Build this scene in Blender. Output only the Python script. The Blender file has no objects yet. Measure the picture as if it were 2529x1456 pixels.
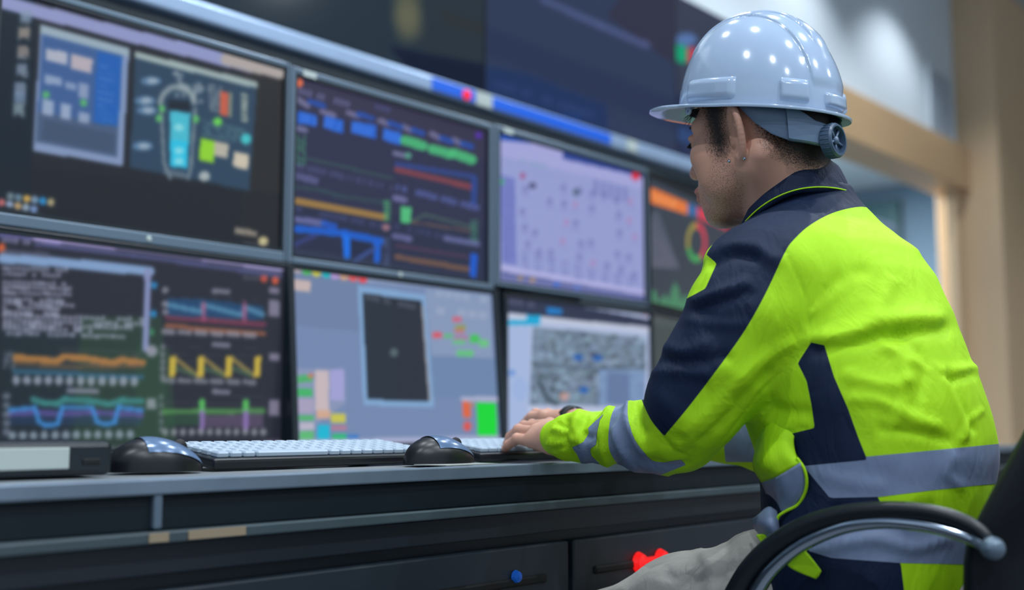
import bpy, bmesh, math, random
import numpy as np
from mathutils import Vector, Matrix

random.seed(7)
RNG = np.random.default_rng(11)
scene = bpy.context.scene
COL = scene.collection

# ------------------------------------------------------------------ camera
FPX, CX, CY = 2850.0, 1264.5, 728.0
PITCH = math.atan(322 / FPX)
CAM = np.array([0, 0, .805])
RV = np.array([1., 0, 0]); FV = np.array([0, math.cos(PITCH), math.sin(PITCH)]); UV_ = np.array([0, -math.sin(PITCH), math.cos(PITCH)])
cam_d = bpy.data.cameras.new('camera'); cam = bpy.data.objects.new('camera', cam_d); COL.objects.link(cam)
cam.location = CAM; cam.rotation_euler = (math.pi / 2 + PITCH, 0, 0)
cam_d.sensor_width = 36; cam_d.lens = 36 * FPX / 2529; cam_d.clip_start = .02; cam_d.clip_end = 60
cam_d.dof.use_dof = True; cam_d.dof.focus_distance = 1.50; cam_d.dof.aperture_fstop = 2.2
scene.camera = cam

def P(x, y, D):
    "survey point: photo pixel and distance along the optical axis -> world"
    return CAM + D * (FV + (x - CX) / FPX * RV + (CY - y) / FPX * UV_)
def proj(V):
    Q = np.asarray(V) - CAM
    dd = Q @ FV
    return np.stack([CX + FPX * (Q @ RV) / dd, CY - FPX * (Q @ UV_) / dd], -1)

# console frame: s along the video wall, n away from the room
TH = math.atan2(.75564721, .65497885)
DS = np.array([math.cos(TH), math.sin(TH), 0]); DN = np.array([-math.sin(TH), math.cos(TH), 0])
def SN(s, n, z=0): return DS * s + DN * n + np.array([0, 0, z])

# ------------------------------------------------------------------ materials
def lin(c):
    c = np.asarray(c, float) / 255
    return np.where(c <= .04045, c / 12.92, ((c + .055) / 1.055) ** 2.4)
def rgba(c): return tuple(lin(c)) + (1.0,)
def mat(name, c, rough=.5, metal=0., emit=None, es=1., spec=.5, noise=0., nscale=40, bump=0., bscale=200, coat=0., sheen=0., trans=0., stretch=None):
    m = bpy.data.materials.new(name); m.use_nodes = True
    nt = m.node_tree; b = nt.nodes['Principled BSDF']
    b.inputs['Base Color'].default_value = rgba(c); b.inputs['Roughness'].default_value = rough
    b.inputs['Metallic'].default_value = metal; b.inputs['Specular IOR Level'].default_value = spec
    b.inputs['Coat Weight'].default_value = coat; b.inputs['Sheen Weight'].default_value = sheen
    b.inputs['Transmission Weight'].default_value = trans
    if emit is not None:
        b.inputs['Emission Color'].default_value = rgba(emit); b.inputs['Emission Strength'].default_value = es
    tc = nt.nodes.new('ShaderNodeTexCoord'); src = tc.outputs['Object']
    if stretch:
        mp = nt.nodes.new('ShaderNodeMapping'); mp.inputs['Scale'].default_value = stretch
        nt.links.new(src, mp.inputs['Vector']); src = mp.outputs['Vector']
    if noise:
        n = nt.nodes.new('ShaderNodeTexNoise'); n.inputs['Scale'].default_value = nscale; n.inputs['Detail'].default_value = 4
        nt.links.new(src, n.inputs['Vector'])
        r = nt.nodes.new('ShaderNodeMix'); r.data_type = 'RGBA'
        a = lin(c)
        r.inputs['A'].default_value = tuple(a * (1 - noise)) + (1,); r.inputs['B'].default_value = tuple(np.minimum(a * (1 + noise), 1)) + (1,)
        nt.links.new(n.outputs['Fac'], r.inputs['Factor']); nt.links.new(r.outputs['Result'], b.inputs['Base Color'])
    if bump:
        n2 = nt.nodes.new('ShaderNodeTexNoise'); n2.inputs['Scale'].default_value = bscale; n2.inputs['Detail'].default_value = 3
        nt.links.new(src, n2.inputs['Vector'])
        bp = nt.nodes.new('ShaderNodeBump'); bp.inputs['Strength'].default_value = bump; bp.inputs['Distance'].default_value = .002
        nt.links.new(n2.outputs['Fac'], bp.inputs['Height']); nt.links.new(bp.outputs['Normal'], b.inputs['Normal'])
    return m

M = {}
M['wall'] = mat('white_paint', (208, 219, 226), .6, bump=.05, bscale=80)
M['ceiling'] = mat('ceiling_paint', (180, 192, 205), .8)
M['wood'] = mat('light_wood', (214, 186, 150), .45, noise=.10, nscale=6, stretch=(6, 6, .4))
M['wood_h'] = mat('light_wood_beam', (200, 166, 126), .45, noise=.10, nscale=6, stretch=(.4, 6, 6))
M['floor'] = mat('floor_tile', (90, 92, 96), .5, noise=.1)
M['darkwall'] = mat('dark_panel', (62, 74, 82), .5, noise=.08, nscale=3)
M['silver'] = mat('brushed_silver', (158, 182, 212), .35, .35, noise=.08, nscale=12)
M['casing'] = mat('casing_grey', (100, 118, 134), .35, .3)
M['bezel'] = mat('bezel_black', (20, 30, 38), .35)
M['black'] = mat('black_plastic', (14, 18, 24), .35, noise=.2)
M['desk_top'] = mat('desk_laminate', (128, 134, 138), .4, noise=.05)
M['desk_trim'] = mat('desk_trim', (118, 134, 150), .35, .4, noise=.35, nscale=9)
M['desk_dark'] = mat('desk_dark', (11, 25, 34), .55, spec=.3, noise=.12, nscale=5)
M['desk_dark2'] = mat('desk_dark_cabinet', (30, 40, 50), .45, noise=.12, nscale=5)
M['ledge'] = mat('ledge_grey', (70, 84, 90), .4, .2, noise=.3, nscale=8)
M['slot'] = mat('slot_black', (4, 6, 9), .6)
M['teal'] = mat('teal_glass', (58, 96, 100), .3)
M['bluegrey'] = mat('blue_grey_paint', (104, 130, 150), .6)
M['lamp'] = mat('lamp_glass', (255, 255, 255), .4, emit=(225, 238, 255), es=14.)
M['key'] = mat('key_grey', (165, 182, 198), .5)
M['label'] = mat('label_paper', (178, 190, 186), .7)
M['mouse_top'] = mat('mouse_gloss', (96, 122, 156), .22, .2)  # pale top cover, with the bluish highlight put into its colour
M['chrome'] = mat('chrome', (190, 205, 222), .12, 1.)
M['rubber'] = mat('black_armrest', (16, 24, 32), .38, noise=.15)
M['leather'] = mat('black_leather', (10, 16, 23), .62, spec=.25, bump=.2, bscale=300)
M['red_led'] = mat('red_plastic', (200, 20, 20), .3, emit=(235, 25, 25), es=.9)
M['blue_led'] = mat('blue_light', (10, 70, 160), .3, emit=(10, 80, 160), es=.25)
M['paper'] = mat('paper_beige', (150, 156, 150), .8)
M['grille'] = mat('grille_grey', (176, 190, 202), .5)
M['ledge_wood'] = mat('tan_sticker', (150, 135, 110), .6)

# ------------------------------------------------------------------ object helpers
def link(name, me, material=None, parent=None, loc=None, rot=None, smooth=False):
    o = bpy.data.objects.new(name, me); COL.objects.link(o)
    if material is not None: me.materials.append(material)
    if parent is not None: o.parent = parent
    if loc is not None: o.location = loc
    if rot is not None: o.rotation_euler = rot
    if smooth: me.polygons.foreach_set('use_smooth', [True] * len(me.polygons))
    return o
def tag(o, label=None, cat=None, group=None, kind=None):
    if label: o['label'] = label
    if cat: o['category'] = cat
    if group: o['group'] = group
    if kind: o['kind'] = kind
    return o
def empty(name, loc, rz=0.):
    o = bpy.data.objects.new(name, None); COL.objects.link(o); o.location = loc; o.rotation_euler = (0, 0, rz); o.empty_display_size = .05
    return o
def raw_mesh(name, V, F):
    me = bpy.data.meshes.new(name); V = np.asarray(V, np.float32); F = np.asarray(F, np.int32)
    me.vertices.add(len(V)); me.vertices.foreach_set('co', V.ravel())
    k = F.shape[1]
    me.loops.add(F.size); me.loops.foreach_set('vertex_index', F.ravel())
    me.polygons.add(len(F)); me.polygons.foreach_set('loop_start', np.arange(0, F.size, k, dtype=np.int32))
    try: me.polygons.foreach_set('loop_total', np.full(len(F), k, np.int32))
    except Exception: pass
    me.update(calc_edges=True); me.validate()
    return me
class MB:
    "collects boxes, rods and tubes into one mesh"
    def __init__(self): self.bm = bmesh.new()
    def box(self, x0, x1, y0, y1, z0, z1, bev=0., seg=2):
        b = bmesh.new()
        g = bmesh.ops.create_cube(b, size=1)
        for v in b.verts: v.co = ((x0 + x1) / 2 + v.co.x * (x1 - x0), (y0 + y1) / 2 + v.co.y * (y1 - y0), (z0 + z1) / 2 + v.co.z * (z1 - z0))
        if bev: bmesh.ops.bevel(b, geom=b.edges[:], offset=bev, segments=seg, affect='EDGES', profile=.5)
        self._join(b); return self
    def _join(self, b):
        me = bpy.data.meshes.new('t'); b.to_mesh(me); b.free(); self.bm.from_mesh(me); bpy.data.meshes.remove(me)
    def lathe(self, prof, c=(0, 0, 0), axis=(0, 0, 1), n=32, cap=True):
        ax = Vector(axis).normalized(); q = Vector((0, 0, 1)).rotation_difference(ax)
        rings = []
        for r, z in prof:
            rings.append([self.bm.verts.new(Vector(c) + q @ Vector((r * math.cos(2 * math.pi * k / n), r * math.sin(2 * math.pi * k / n), z))) for k in range(n)])
        for a, b in zip(rings, rings[1:]):
            for k in range(n): self.bm.faces.new((a[k], a[(k + 1) % n], b[(k + 1) % n], b[k]))
        if cap:
            self.bm.faces.new(rings[0][::-1]); self.bm.faces.new(rings[-1])
        return self
    def tube(self, pts, rad, n=12, cap=True, flat=None):
        pts = [Vector(p) for p in pts]; rings = []; up = Vector((0, 0, 1))
        t0 = (pts[1] - pts[0]).normalized()
        a = t0.cross(up)
        if a.length < .1: a = t0.cross(Vector((1, 0, 0)))
        a.normalize()
        for i, p in enumerate(pts):
            t = (pts[min(i + 1, len(pts) - 1)] - pts[max(i - 1, 0)]).normalized()
            a = (a - t * a.dot(t)).normalized(); b = t.cross(a)
            r = rad[i] if hasattr(rad, '__len__') else rad
            rb = r * (flat if flat else 1)
            rings.append([self.bm.verts.new(p + a * r * math.cos(2 * math.pi * k / n) + b * rb * math.sin(2 * math.pi * k / n)) for k in range(n)])
        for u, w in zip(rings, rings[1:]):
            for k in range(n): self.bm.faces.new((u[k], u[(k + 1) % n], w[(k + 1) % n], w[k]))
        if cap:
            self.bm.faces.new(rings[0][::-1]); self.bm.faces.new(rings[-1])
        return self
    def build(self, name, material, parent=None, loc=None, rot=None, smooth=False):
        bmesh.ops.recalc_face_normals(self.bm, faces=self.bm.faces[:])
        me = bpy.data.meshes.new(name); self.bm.to_mesh(me); self.bm.free()
        o = link(name, me, material, parent, loc, rot, smooth)
        if smooth == 'auto':
            for e in me.edges: pass
            try: me.set_sharp_from_angle(angle=math.radians(35))
            except Exception: pass
        return o
def smooth_path(pts, n=8):
    "Catmull-Rom through pts (any dimension)"
    A = np.asarray(pts, float); out = []
    A = np.vstack([2 * A[0] - A[1], A, 2 * A[-1] - A[-2]])
    for i in range(1, len(A) - 2):
        for k in range(n):
            t = k / n; p0, p1, p2, p3 = A[i - 1], A[i], A[i + 1], A[i + 2]
            out.append(.5 * ((2 * p1) + (-p0 + p2) * t + (2 * p0 - 5 * p1 + 4 * p2 - p3) * t * t + (-p0 + 3 * p1 - 3 * p2 + p3) * t ** 3))
    out.append(A[-2]); return np.array(out)

# ------------------------------------------------------------------ the room
ROOT_ROT = (0, 0, TH)
def struct(name, mb, material, **k):
    o = mb.build(name, material, rot=ROOT_ROT, **k); o['kind'] = 'structure'; return o
WN = 2.62
struct('floor', MB().box(-3.5, 13, -4, 7.5, -.05, 0), M['floor'])
struct('ceiling', MB().box(-3.5, 13, -4, WN + .2, 3.66, 3.8), M['ceiling'])
w = MB(); w.box(-3.5, 5.45, WN, WN + .15, 1.9, 3.66); w.box(5.19, 5.30, WN, WN + .15, 0, 2.32)
w.box(5.4499, 9.6, WN, WN + .15, 2.5, 3.66)
struct('wall_back', w, M['wall'])
struct('wall_lower', MB().box(-3.5, 5.2, WN - .02, WN + .15, 0, 1.9), M['darkwall'])
t = MB().box(5.3, 7.50, WN - .08, WN + .16, 2.30, 2.575, .006)
struct('trim_1', t, M['wood_h'])
struct('trim_2', MB().box(5.20, 5.30, WN - .05, WN + .16, 0, 2.30, .005), M['wood'])
struct('trim_3', MB().box(7.30, 7.42, WN - .02, WN + .05, 0, 2.30, .005), M['wood'])
struct('trim_4', MB().box(7.42, 8.4, 2.36, WN + .15, 0, 3.66, .008), M['wood'])
struct('wall_right', MB().box(9.6, 9.75, -4, WN + .2, 0, 3.66), M['wood'])
# the room beyond the opening
struct('ceiling_beyond', MB().box(4.0, 10.2, WN + .15, 7.5, 3.0, 3.1), M['wall'])
struct('wall_beyond', MB().box(4.0, 10.3, 5.2, 5.3, 0, 3.0), M['bluegrey'])
struct('wall_beyond_side', MB().box(10.2, 10.3, WN + .15, 5.2, 0, 3.0), M['bluegrey'])
gl = MB().box(10.13, 10.19, 4.12, 5.1, 0, 2.85, .01)
struct('window_1', gl, M['teal'])

# ceiling lamps: small round downlights
lamp_spots = [(s, n) for s in (1.2, 2.6, 4.0, 5.2, 6.4) for n in (2.12,)] + [(s, n) for s in (-.5, 1.1, 2.7, 4.4) for n in (-1.9, -.5, 1.0)]
_rl = random.Random(4); lamp_spots = [(s, n) if n > 2 else (s + _rl.uniform(-.25, .25), n + _rl.uniform(-.2, .2)) for s, n in lamp_spots]
first = None
for i, (s, n) in enumerate(lamp_spots):
    if first is None:
        r = empty('ceiling_light', SN(s, n, 3.66), TH)
        MB().lathe([(.052, -.012), (.07, -.012), (.078, -.004), (.078, .0)], cap=False, n=28).build('ring', M['casing'], r, smooth=True)
        MB().lathe([(.0001, -.006), (.052, -.006), (.052, .0)], n=28).build('diffuser', M['lamp'], r)
        first = r
    else:
        r = first.copy(); COL.objects.link(r); r.location = SN(s, n, 3.66)
        for ch in list(first.children):
            k = ch.copy(); COL.objects.link(k); k.parent = r
    near_wall = n > 2
    tag(r, 'small round white recessed downlight in the ceiling close to the back wall' if near_wall else 'small round white recessed downlight in the ceiling over the operators',
        'ceiling light', 'downlights along the back wall' if near_wall else 'downlights over the room')
    L = bpy.data.lights.new('lamp', 'SPOT'); L.energy = 60 if near_wall else 84; L.spot_size = math.radians(105 if near_wall else 150); L.spot_blend = .6
    L.shadow_soft_size = .034; L.color = (.86, .93, 1.)
    lo = bpy.data.objects.new('lamp', L); COL.objects.link(lo); lo.location = SN(s, n, 3.63); lo['kind'] = 'helper'
L = bpy.data.lights.new('lamp', 'AREA'); L.size = 1.2; L.energy = 330; L.color = (.88, .95, 1.)
lo = bpy.data.objects.new('lamp', L); COL.objects.link(lo); lo.location = SN(7.4, 4.2, 2.95); lo['kind'] = 'helper'
wd = bpy.data.worlds.new('world'); scene.world = wd; wd.use_nodes = True
wd.node_tree.nodes['Background'].inputs[0].default_value = (.50, .60, .72, 1); wd.node_tree.nodes['Background'].inputs[1].default_value = .88

# vent grille high on the white wall
g = empty('air_vent', SN(7.13, WN - .005, 2.81), TH)
f_ = MB()
for a, b_, c_, d_ in ((-.21, .21, .20, .23), (-.21, .21, -.23, -.20), (-.21, -.18, -.20, .20), (.18, .21, -.20, .20)): f_.box(a, b_, -.02, 0, c_, d_, .003)
f_.build('frame', M['wall'], g)
sl = MB().box(-.185, .185, -.005, .004, -.205, .205)
for k in range(13): sl.box(-.18, .18, -.012, -.004, -.198 + k * .031, -.176 + k * .031)
sl.build('louvres', M['grille'], g)
tag(g, 'square white ventilation grille high on the white wall above the wooden beam', 'vent')
# ------------------------------------------------------------------ screens: what is shown on each display
def screen_mat(es=1., rough=.25, spec=.3):
    m = bpy.data.materials.new('display'); m.use_nodes = True; nt = m.node_tree; b = nt.nodes['Principled BSDF']
    a = nt.nodes.new('ShaderNodeAttribute'); a.attribute_name = 'shown'
    b.inputs['Base Color'].default_value = (.004, .005, .006, 1); b.inputs['Roughness'].default_value = rough
    b.inputs['Specular IOR Level'].default_value = spec
    nt.links.new(a.outputs['Color'], b.inputs['Emission Color']); b.inputs['Emission Strength'].default_value = es
    return m
M['display'] = screen_mat(.95)
M['display_wall'] = screen_mat(.85, .12, .4)

class Canvas:
    def __init__(self, px, py):
        self.x, self.y = px, py; self.c = np.zeros(px.shape + (3,)); self.r = np.random.default_rng(5)
    def fill(self, c): self.c[:] = c
    def _put(self, m, c, a): self.c[m] = self.c[m] * (1 - a) + np.asarray(c, float) * a
    def inside(self, pts):
        m = np.zeros(self.x.shape, bool); P_ = list(pts)
        for (x0, y0), (x1, y1) in zip(P_, P_[1:] + P_[:1]):
            if y0 == y1: continue
            c = ((self.y < y0) != (self.y < y1)) & (self.x < (x1 - x0) * (self.y - y0) / (y1 - y0) + x0)
            m ^= c
        return m
    def poly(self, pts, c, a=1.): self._put(self.inside(pts), c, a)
    def seg(self, p, q):
        dx, dy = q[0] - p[0], q[1] - p[1]; l2 = dx * dx + dy * dy + 1e-9
        t = np.clip(((self.x - p[0]) * dx + (self.y - p[1]) * dy) / l2, 0, 1)
        return np.hypot(self.x - p[0] - t * dx, self.y - p[1] - t * dy), t
    def line(self, pts, w, c, a=1.):
        for p, q in zip(pts, pts[1:]):
            d, _ = self.seg(p, q); self._put(d < w / 2, c, a)
    def dot(self, x, y, rx, ry, c, a=1.): self._put(((self.x - x) / rx) ** 2 + ((self.y - y) / ry) ** 2 < 1, c, a)
    def ring(self, x, y, rx, ry, w, c, a0=0, a1=360, a=1.):
        q = np.hypot((self.x - x) / rx, (self.y - y) / ry); an = np.degrees(np.arctan2(-(self.y - y) / ry, (self.x - x) / rx)) % 360
        self._put((abs(q - 1) < w) & (an >= a0) & (an < a1), c, a)
    def text(self, p, q, h, c, n=12, a=.75, gap=.3):
        "a row of small marks from p to q"
        d, t = self.seg(p, q)
        k = np.floor(t * n).astype(int); on = self.r.random(n + 1) > gap * .5
        fr = t * n - k
        self._put((d < h / 2) & (t > 0) & (t < 1) & on[np.clip(k, 0, n)] & (fr > gap * .5) & (fr < 1 - gap * .5), c, a)
    def done(self, blur=1):
        c = self.c
        for _ in range(blur):
            p = np.pad(c, ((1, 1), (1, 1), (0, 0)), 'edge')
            c = (p[:-2, 1:-1] + p[2:, 1:-1] + 2 * p[1:-1, 1:-1] + p[1:-1, :-2] + p[1:-1, 2:]) / 6
        return c
def quad(tl, tr, br, bl):
    "bilinear helper: u,v in 0..1 -> point"
    tl, tr, br, bl = map(np.array, (tl, tr, br, bl))
    def f(u, v):
        a = tl + (tr - tl) * u; b = bl + (br - bl) * u; r = a + (b - a) * v
        return (float(r[0]), float(r[1]))
    return f
def qrect(f, u0, v0, u1, v1): return [f(u0, v0), f(u1, v0), f(u1, v1), f(u0, v1)]

def make_screen(name, parent, x0, x1, z0, z1, y, paint, material, step=.0021, blur=1):
    nx = int((x1 - x0) / step); nz = int((z1 - z0) / step)
    gx, gz = np.meshgrid(np.linspace(x0, x1, nx), np.linspace(z0, z1, nz))
    V = np.stack([gx, np.full_like(gx, y), gz], -1).reshape(-1, 3)
    bpy.context.view_layer.update()
    mw = np.array(parent.matrix_world); W = V @ mw[:3, :3].T + mw[:3, 3]
    pp = proj(W).reshape(nz, nx, 2)
    cv = Canvas(pp[..., 0], pp[..., 1]); paint(cv)
    rgb = lin(np.clip(cv.done(blur), 0, 255)).reshape(-1, 3)
    i = np.arange(nx * nz).reshape(nz, nx)
    F = np.stack([i[:-1, :-1], i[:-1, 1:], i[1:, 1:], i[1:, :-1]], -1).reshape(-1, 4)
    me = raw_mesh(name, V, F)
    at = me.color_attributes.new('shown', 'FLOAT_COLOR', 'POINT')
    at.data.foreach_set('color', np.hstack([rgb, np.ones((len(rgb), 1))]).astype(np.float32).ravel())
    return link(name, me, material, parent)

def p_U1(c):
    c.fill((30, 32, 40)); c.poly([(-50, -50), (90, -50), (70, 700), (-50, 700)], (12, 28, 42), .8)
    c.poly([(600, 100), (720, 100), (720, 700), (600, 700)], (40, 38, 36), .7)
    c.poly([(-50, 400), (720, 480), (720, 700), (-50, 700)], (24, 28, 36), .5)
    c.line([(-20, -2), (300, 82), (620, 163)], 34, (142, 150, 196)); c.line([(560, 146), (690, 180)], 30, (172, 164, 162))
    for k, (x, y) in enumerate([(63, 40), (60, 80), (57, 125), (54, 170), (50, 215), (49, 240), (46, 268)]):
        c.poly([(x - 14, y - 13), (x + 14, y - 13), (x + 15, y + 14), (x - 15, y + 14)], [(132, 152, 176), (160, 150, 140), (150, 140, 136), (130, 144, 166), (126, 142, 166), (118, 140, 170), (130, 150, 160)][k], .8)
        c.text((x - 16, y + 17), (x + 16, y + 19), 6, (150, 160, 175), 5)
    A = quad((100, 60), (320, 120), (303, 410), (80, 372))
    c.poly(qrect(A, 0, 0, 1, 1), (128, 148, 186)); c.poly(qrect(A, 0, 0, 1, .07), (150, 170, 185))
    c.poly(qrect(A, .03, .07, .93, .93), (60, 92, 146)); c.poly(qrect(A, .65, .09, .92, .75), (28, 92, 176))
    c.poly(qrect(A, .03, .68, .93, .93), (70, 90, 122))
    c.poly(qrect(A, .1, .74, .9, .9), (62, 80, 108))
    for u0, v0, u1, v1, col in [(.08, .17, .32, .27, (190, 190, 200)), (.36, .17, .6, .29, (200, 184, 186)), (.08, .38, .28, .45, (150, 168, 196)), (.32, .4, .44, .46, (140, 158, 190)), (.46, .38, .58, .5, (146, 160, 190)),
                               (.08, .58, .2, .7, (160, 176, 200)), (.28, .58, .4, .7, (160, 176, 200)), (.48, .62, .6, .7, (150, 166, 192))]:
        c.poly(qrect(A, u0, v0, u1, v1), col, .85)
    for u, v in [(.11, .54), (.53, .54)]: x, y = A(u, v); c.dot(x, y, 9, 9, (86, 176, 110))
    for k in range(9): c.text(A(.68, .2 + k * .055), A(.68 + .2 * (.5 + .5 * math.sin(k * 2.1) ** 2), .2 + k * .055), 5, (100, 140, 200), 6, .7)
    B = quad((334, 126), (636, 202), (616, 470), (320, 415))
    c.poly(qrect(B, 0, 0, 1, 1), (42, 66, 90)); c.poly(qrect(B, 0, 0, 1, .06), (156, 174, 174))
    for u, v in [(.14, .22), (.1, .40), (.12, .48), (.1, .79)]:
        x, y = B(u, v); c.dot(x, y, 26, 11, (88, 122, 158)); c.dot(x + 3, y, 14, 7, (176, 188, 196), .7)
    for k in range(26):
        x, y = B(.33 + c.r.random() * .24, .1 + c.r.random() * .22); c.dot(x, y, 7, 6, (140, 156, 168), .6)
    c.ring(438, 258, 42, 44, .16, (150, 164, 168), 0, 180, .8)
    c.line([(398, 262), (405, 400), (420, 440)], 8, (110, 128, 140)); c.line([(482, 268), (472, 410), (465, 440)], 8, (110, 128, 140))
    c.poly([(415, 245), (470, 252), (470, 275), (416, 270)], (24, 34, 46))
    c.poly([(420, 272), (471, 280), (462, 416), (420, 410)], (70, 184, 206)); c.poly([(420, 345), (466, 350), (462, 416), (420, 410)], (40, 190, 226))
    for y in (315, 372, 398): c.dot(442, y, 12, 9, (150, 220, 228), .8)
    for x, y in [(400, 268), (392, 292), (484, 294)]: c.dot(x, y, 8, 9, (92, 190, 100), .9)
    for k in range(7): c.text((512 + k * 1, 210 + k * 10), (548, 216 + k * 10), 6, (170, 176, 180), 5, .8)
    c.poly([(545, 224), (565, 228), (562, 288), (543, 284)], (214, 96, 66), .9); c.poly([(566, 228), (574, 230), (572, 290), (564, 288)], (160, 170, 140), .8)
    for k in range(6): c.poly([(596, 230 + k * 12), (612, 233 + k * 12), (611, 241 + k * 12), (595, 238 + k * 12)], (180, 190, 172), .85)
    for k in range(5): c.text((500, 296 + k * 9), (606, 320 + k * 8), 5, (100, 148, 152), 14, .7)
    c.dot(538, 300, 11, 10, (104, 206, 80)); c.dot(608, 343, 13, 13, (66, 190, 196))
    c.poly([(495, 340), (530, 348), (527, 402), (492, 394)], (140, 208, 44)); c.poly([(530, 348), (565, 356), (562, 392), (528, 385)], (196, 188, 170), .9)
    c.poly([(578, 374), (615, 382), (612, 420), (575, 410)], (202, 192, 172)); c.dot(505, 435, 14, 12, (176, 186, 186), .9)
    c.poly([(405, 415), (470, 430), (466, 445), (403, 430)], (104, 122, 136), .7)
    for k in range(6): c.dot(26 + k * 20, 484 + k * 3, 9, 10, [(110, 130, 140), (100, 130, 150), (206, 166, 80), (120, 150, 180), (40, 140, 206), (170, 160, 120)][k])
    for k in range(5): c.dot(4 + k * 20, 500 + k * 4, 9, 9, [(200, 110, 110), (150, 170, 200), (190, 160, 110), (150, 170, 190), (120, 150, 200)][k])
    c.poly([(-40, 512), (110, 530), (90, 545), (-40, 530)], (90, 110, 130), .4)
    c.text((580, 568), (635, 578), 14, (200, 188, 166), 6, .9); c.dot(650, 595, 12, 11, (196, 186, 140)); c.poly([(600, 600), (664, 610), (662, 624), (598, 614)], (150, 146, 166), .8)

def p_U2(c):
    c.fill((42, 44, 72)); c.poly([(700, 500), (1200, 560), (1200, 760), (700, 700)], (32, 40, 66), .6); c.poly([(700, 150), (1200, 280), (1200, 400), (700, 250)], (54, 48, 74), .7)
    c.dot(738, 205, 11, 10, (226, 110, 70))
    c.text((730, 222), (865, 258), 15, (96, 96, 138), 13, .9); c.text((925, 262), (965, 272), 10, (80, 84, 140), 4, .8)
    for x0, y0, x1, y1 in [(733, 243, 760, 262), (795, 275, 825, 285), (860, 278, 885, 286), (938, 298, 960, 306), (995, 312, 1015, 322), (1066, 330, 1088, 342), (1120, 345, 1142, 356)]:
        c.line([(x0, y0), (x1, y1)], 13, (122, 120, 160), .8)
    for x0, y0, x1, y1 in [(765, 250, 800, 262), (885, 282, 920, 292), (962, 303, 990, 314), (1020, 320, 1045, 330), (1090, 340, 1115, 350), (1142, 354, 1165, 362)]: c.line([(x0, y0), (x1, y1)], 13, (30, 76, 172), .9)
    for x0, y0, x1, y1 in [(735, 288, 782, 304), (800, 300, 848, 322), (868, 312, 930, 336), (946, 330, 990, 350)]:
        c.poly([(x0, y0 - 14), (x1, y0 - 4), (x1, y1 + 8), (x0, y0 + 16)], (32, 104, 226), .85); c.text((x0, y0), (x1, y1 - 4), 24, (70, 130, 240), 6, .5)
    for x0, y0, x1, y1 in [(1000, 346, 1045, 360), (1068, 368, 1112, 380), (1120, 378, 1165, 394)]: c.line([(x0, y0), (x1, y1)], 24, (72, 186, 120), .9)
    c.line([(732, 315), (755, 322)], 13, (110, 112, 150), .9)
    for k in range(7): c.text((730, 336 + k * 11), (756, 340 + k * 11), 7, (70, 160, 110), 3, .75)
    c.line([(760, 392), (850, 412), (968, 440)], 7, (52, 86, 84), .7)
    c.text((728, 408), (970, 464), 16, (104, 108, 168), 40, .75, .6); c.text((726, 432), (786, 448), 18, (112, 116, 172), 9, .8)
    c.line([(730, 462), (800, 470), (830, 482), (950, 500)], 9, (48, 82, 82), .6)
    c.line([(730, 496), (950, 536)], 16, (158, 122, 62), .95); c.text((728, 515), (966, 562), 12, (96, 100, 168), 40, .75, .6)
    for k in range(6): c.line([(950, 497 + k * 9), (962, 499 + k * 9)], 6, (76, 164, 110), .8)
    c.line([(724, 540), (800, 552)], 16, (102, 106, 160), .9); c.line([(800, 552), (826, 558)], 16, (30, 84, 190), .9); c.dot(953, 561, 9, 8, (150, 110, 120))
    c.line([(728, 564), (850, 576), (940, 595)], 18, (18, 92, 204), .95); c.poly([(845, 578), (866, 582), (864, 640), (850, 640)], (16, 108, 226)); c.poly([(922, 590), (940, 595), (938, 650), (924, 648)], (16, 92, 204))
    c.line([(726, 604), (780, 580)], 10, (50, 60, 120)); c.line([(875, 645), (925, 612)], 10, (54, 76, 140)); c.poly([(866, 595), (922, 604), (922, 610), (868, 640)], (28, 36, 66))
    for k in range(8): c.text((945, 590 + k * 9), (962, 592 + k * 9), 6, (84, 104, 150), 3, .8)
    c.line([(975, 378), (1010, 386)], 12, (120, 122, 160), .9); c.dot(1008, 384, 8, 8, (80, 150, 130))
    c.line([(980, 405), (1170, 436)], 12, (44, 64, 130)); c.line([(980, 418), (1168, 462)], 14, (128, 60, 70), .95); c.line([(1172, 440), (1170, 500)], 14, (40, 66, 140))
    c.text((978, 462), (1184, 514), 15, (96, 110, 190), 30, .85, .4); c.line([(975, 488), (1000, 494)], 14, (110, 110, 160), .9)
    c.poly([(990, 508), (1016, 512), (1014, 552), (990, 548)], (78, 184, 120)); c.line([(1018, 545), (1050, 530), (1165, 560)], 8, (68, 92, 86), .8); c.line([(1018, 548), (1160, 570)], 6, (120, 90, 80), .7)
    c.text((975, 558), (1184, 602), 13, (90, 96, 164), 40, .75, .6); c.line([(974, 582), (1012, 590)], 14, (100, 100, 150), .9); c.line([(1100, 588), (1180, 602)], 12, (104, 110, 160), .8)
    for k in range(6): c.line([(1165, 545 + k * 9), (1178, 547 + k * 9)], 6, (70, 140, 110), .7)
    c.line([(980, 606), (1155, 634)], 9, (74, 50, 80), .9); c.line([(980, 634), (1155, 664)], 13, (112, 82, 68), .95); c.poly([(1162, 625), (1180, 628), (1176, 686), (1160, 682)], (18, 86, 200))
    c.poly([(700, 610), (720, 610), (1190, 690), (1190, 730), (700, 660)], (58, 70, 92), .35); c.dot(1182, 334, 8, 8, (84, 40, 170))

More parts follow.
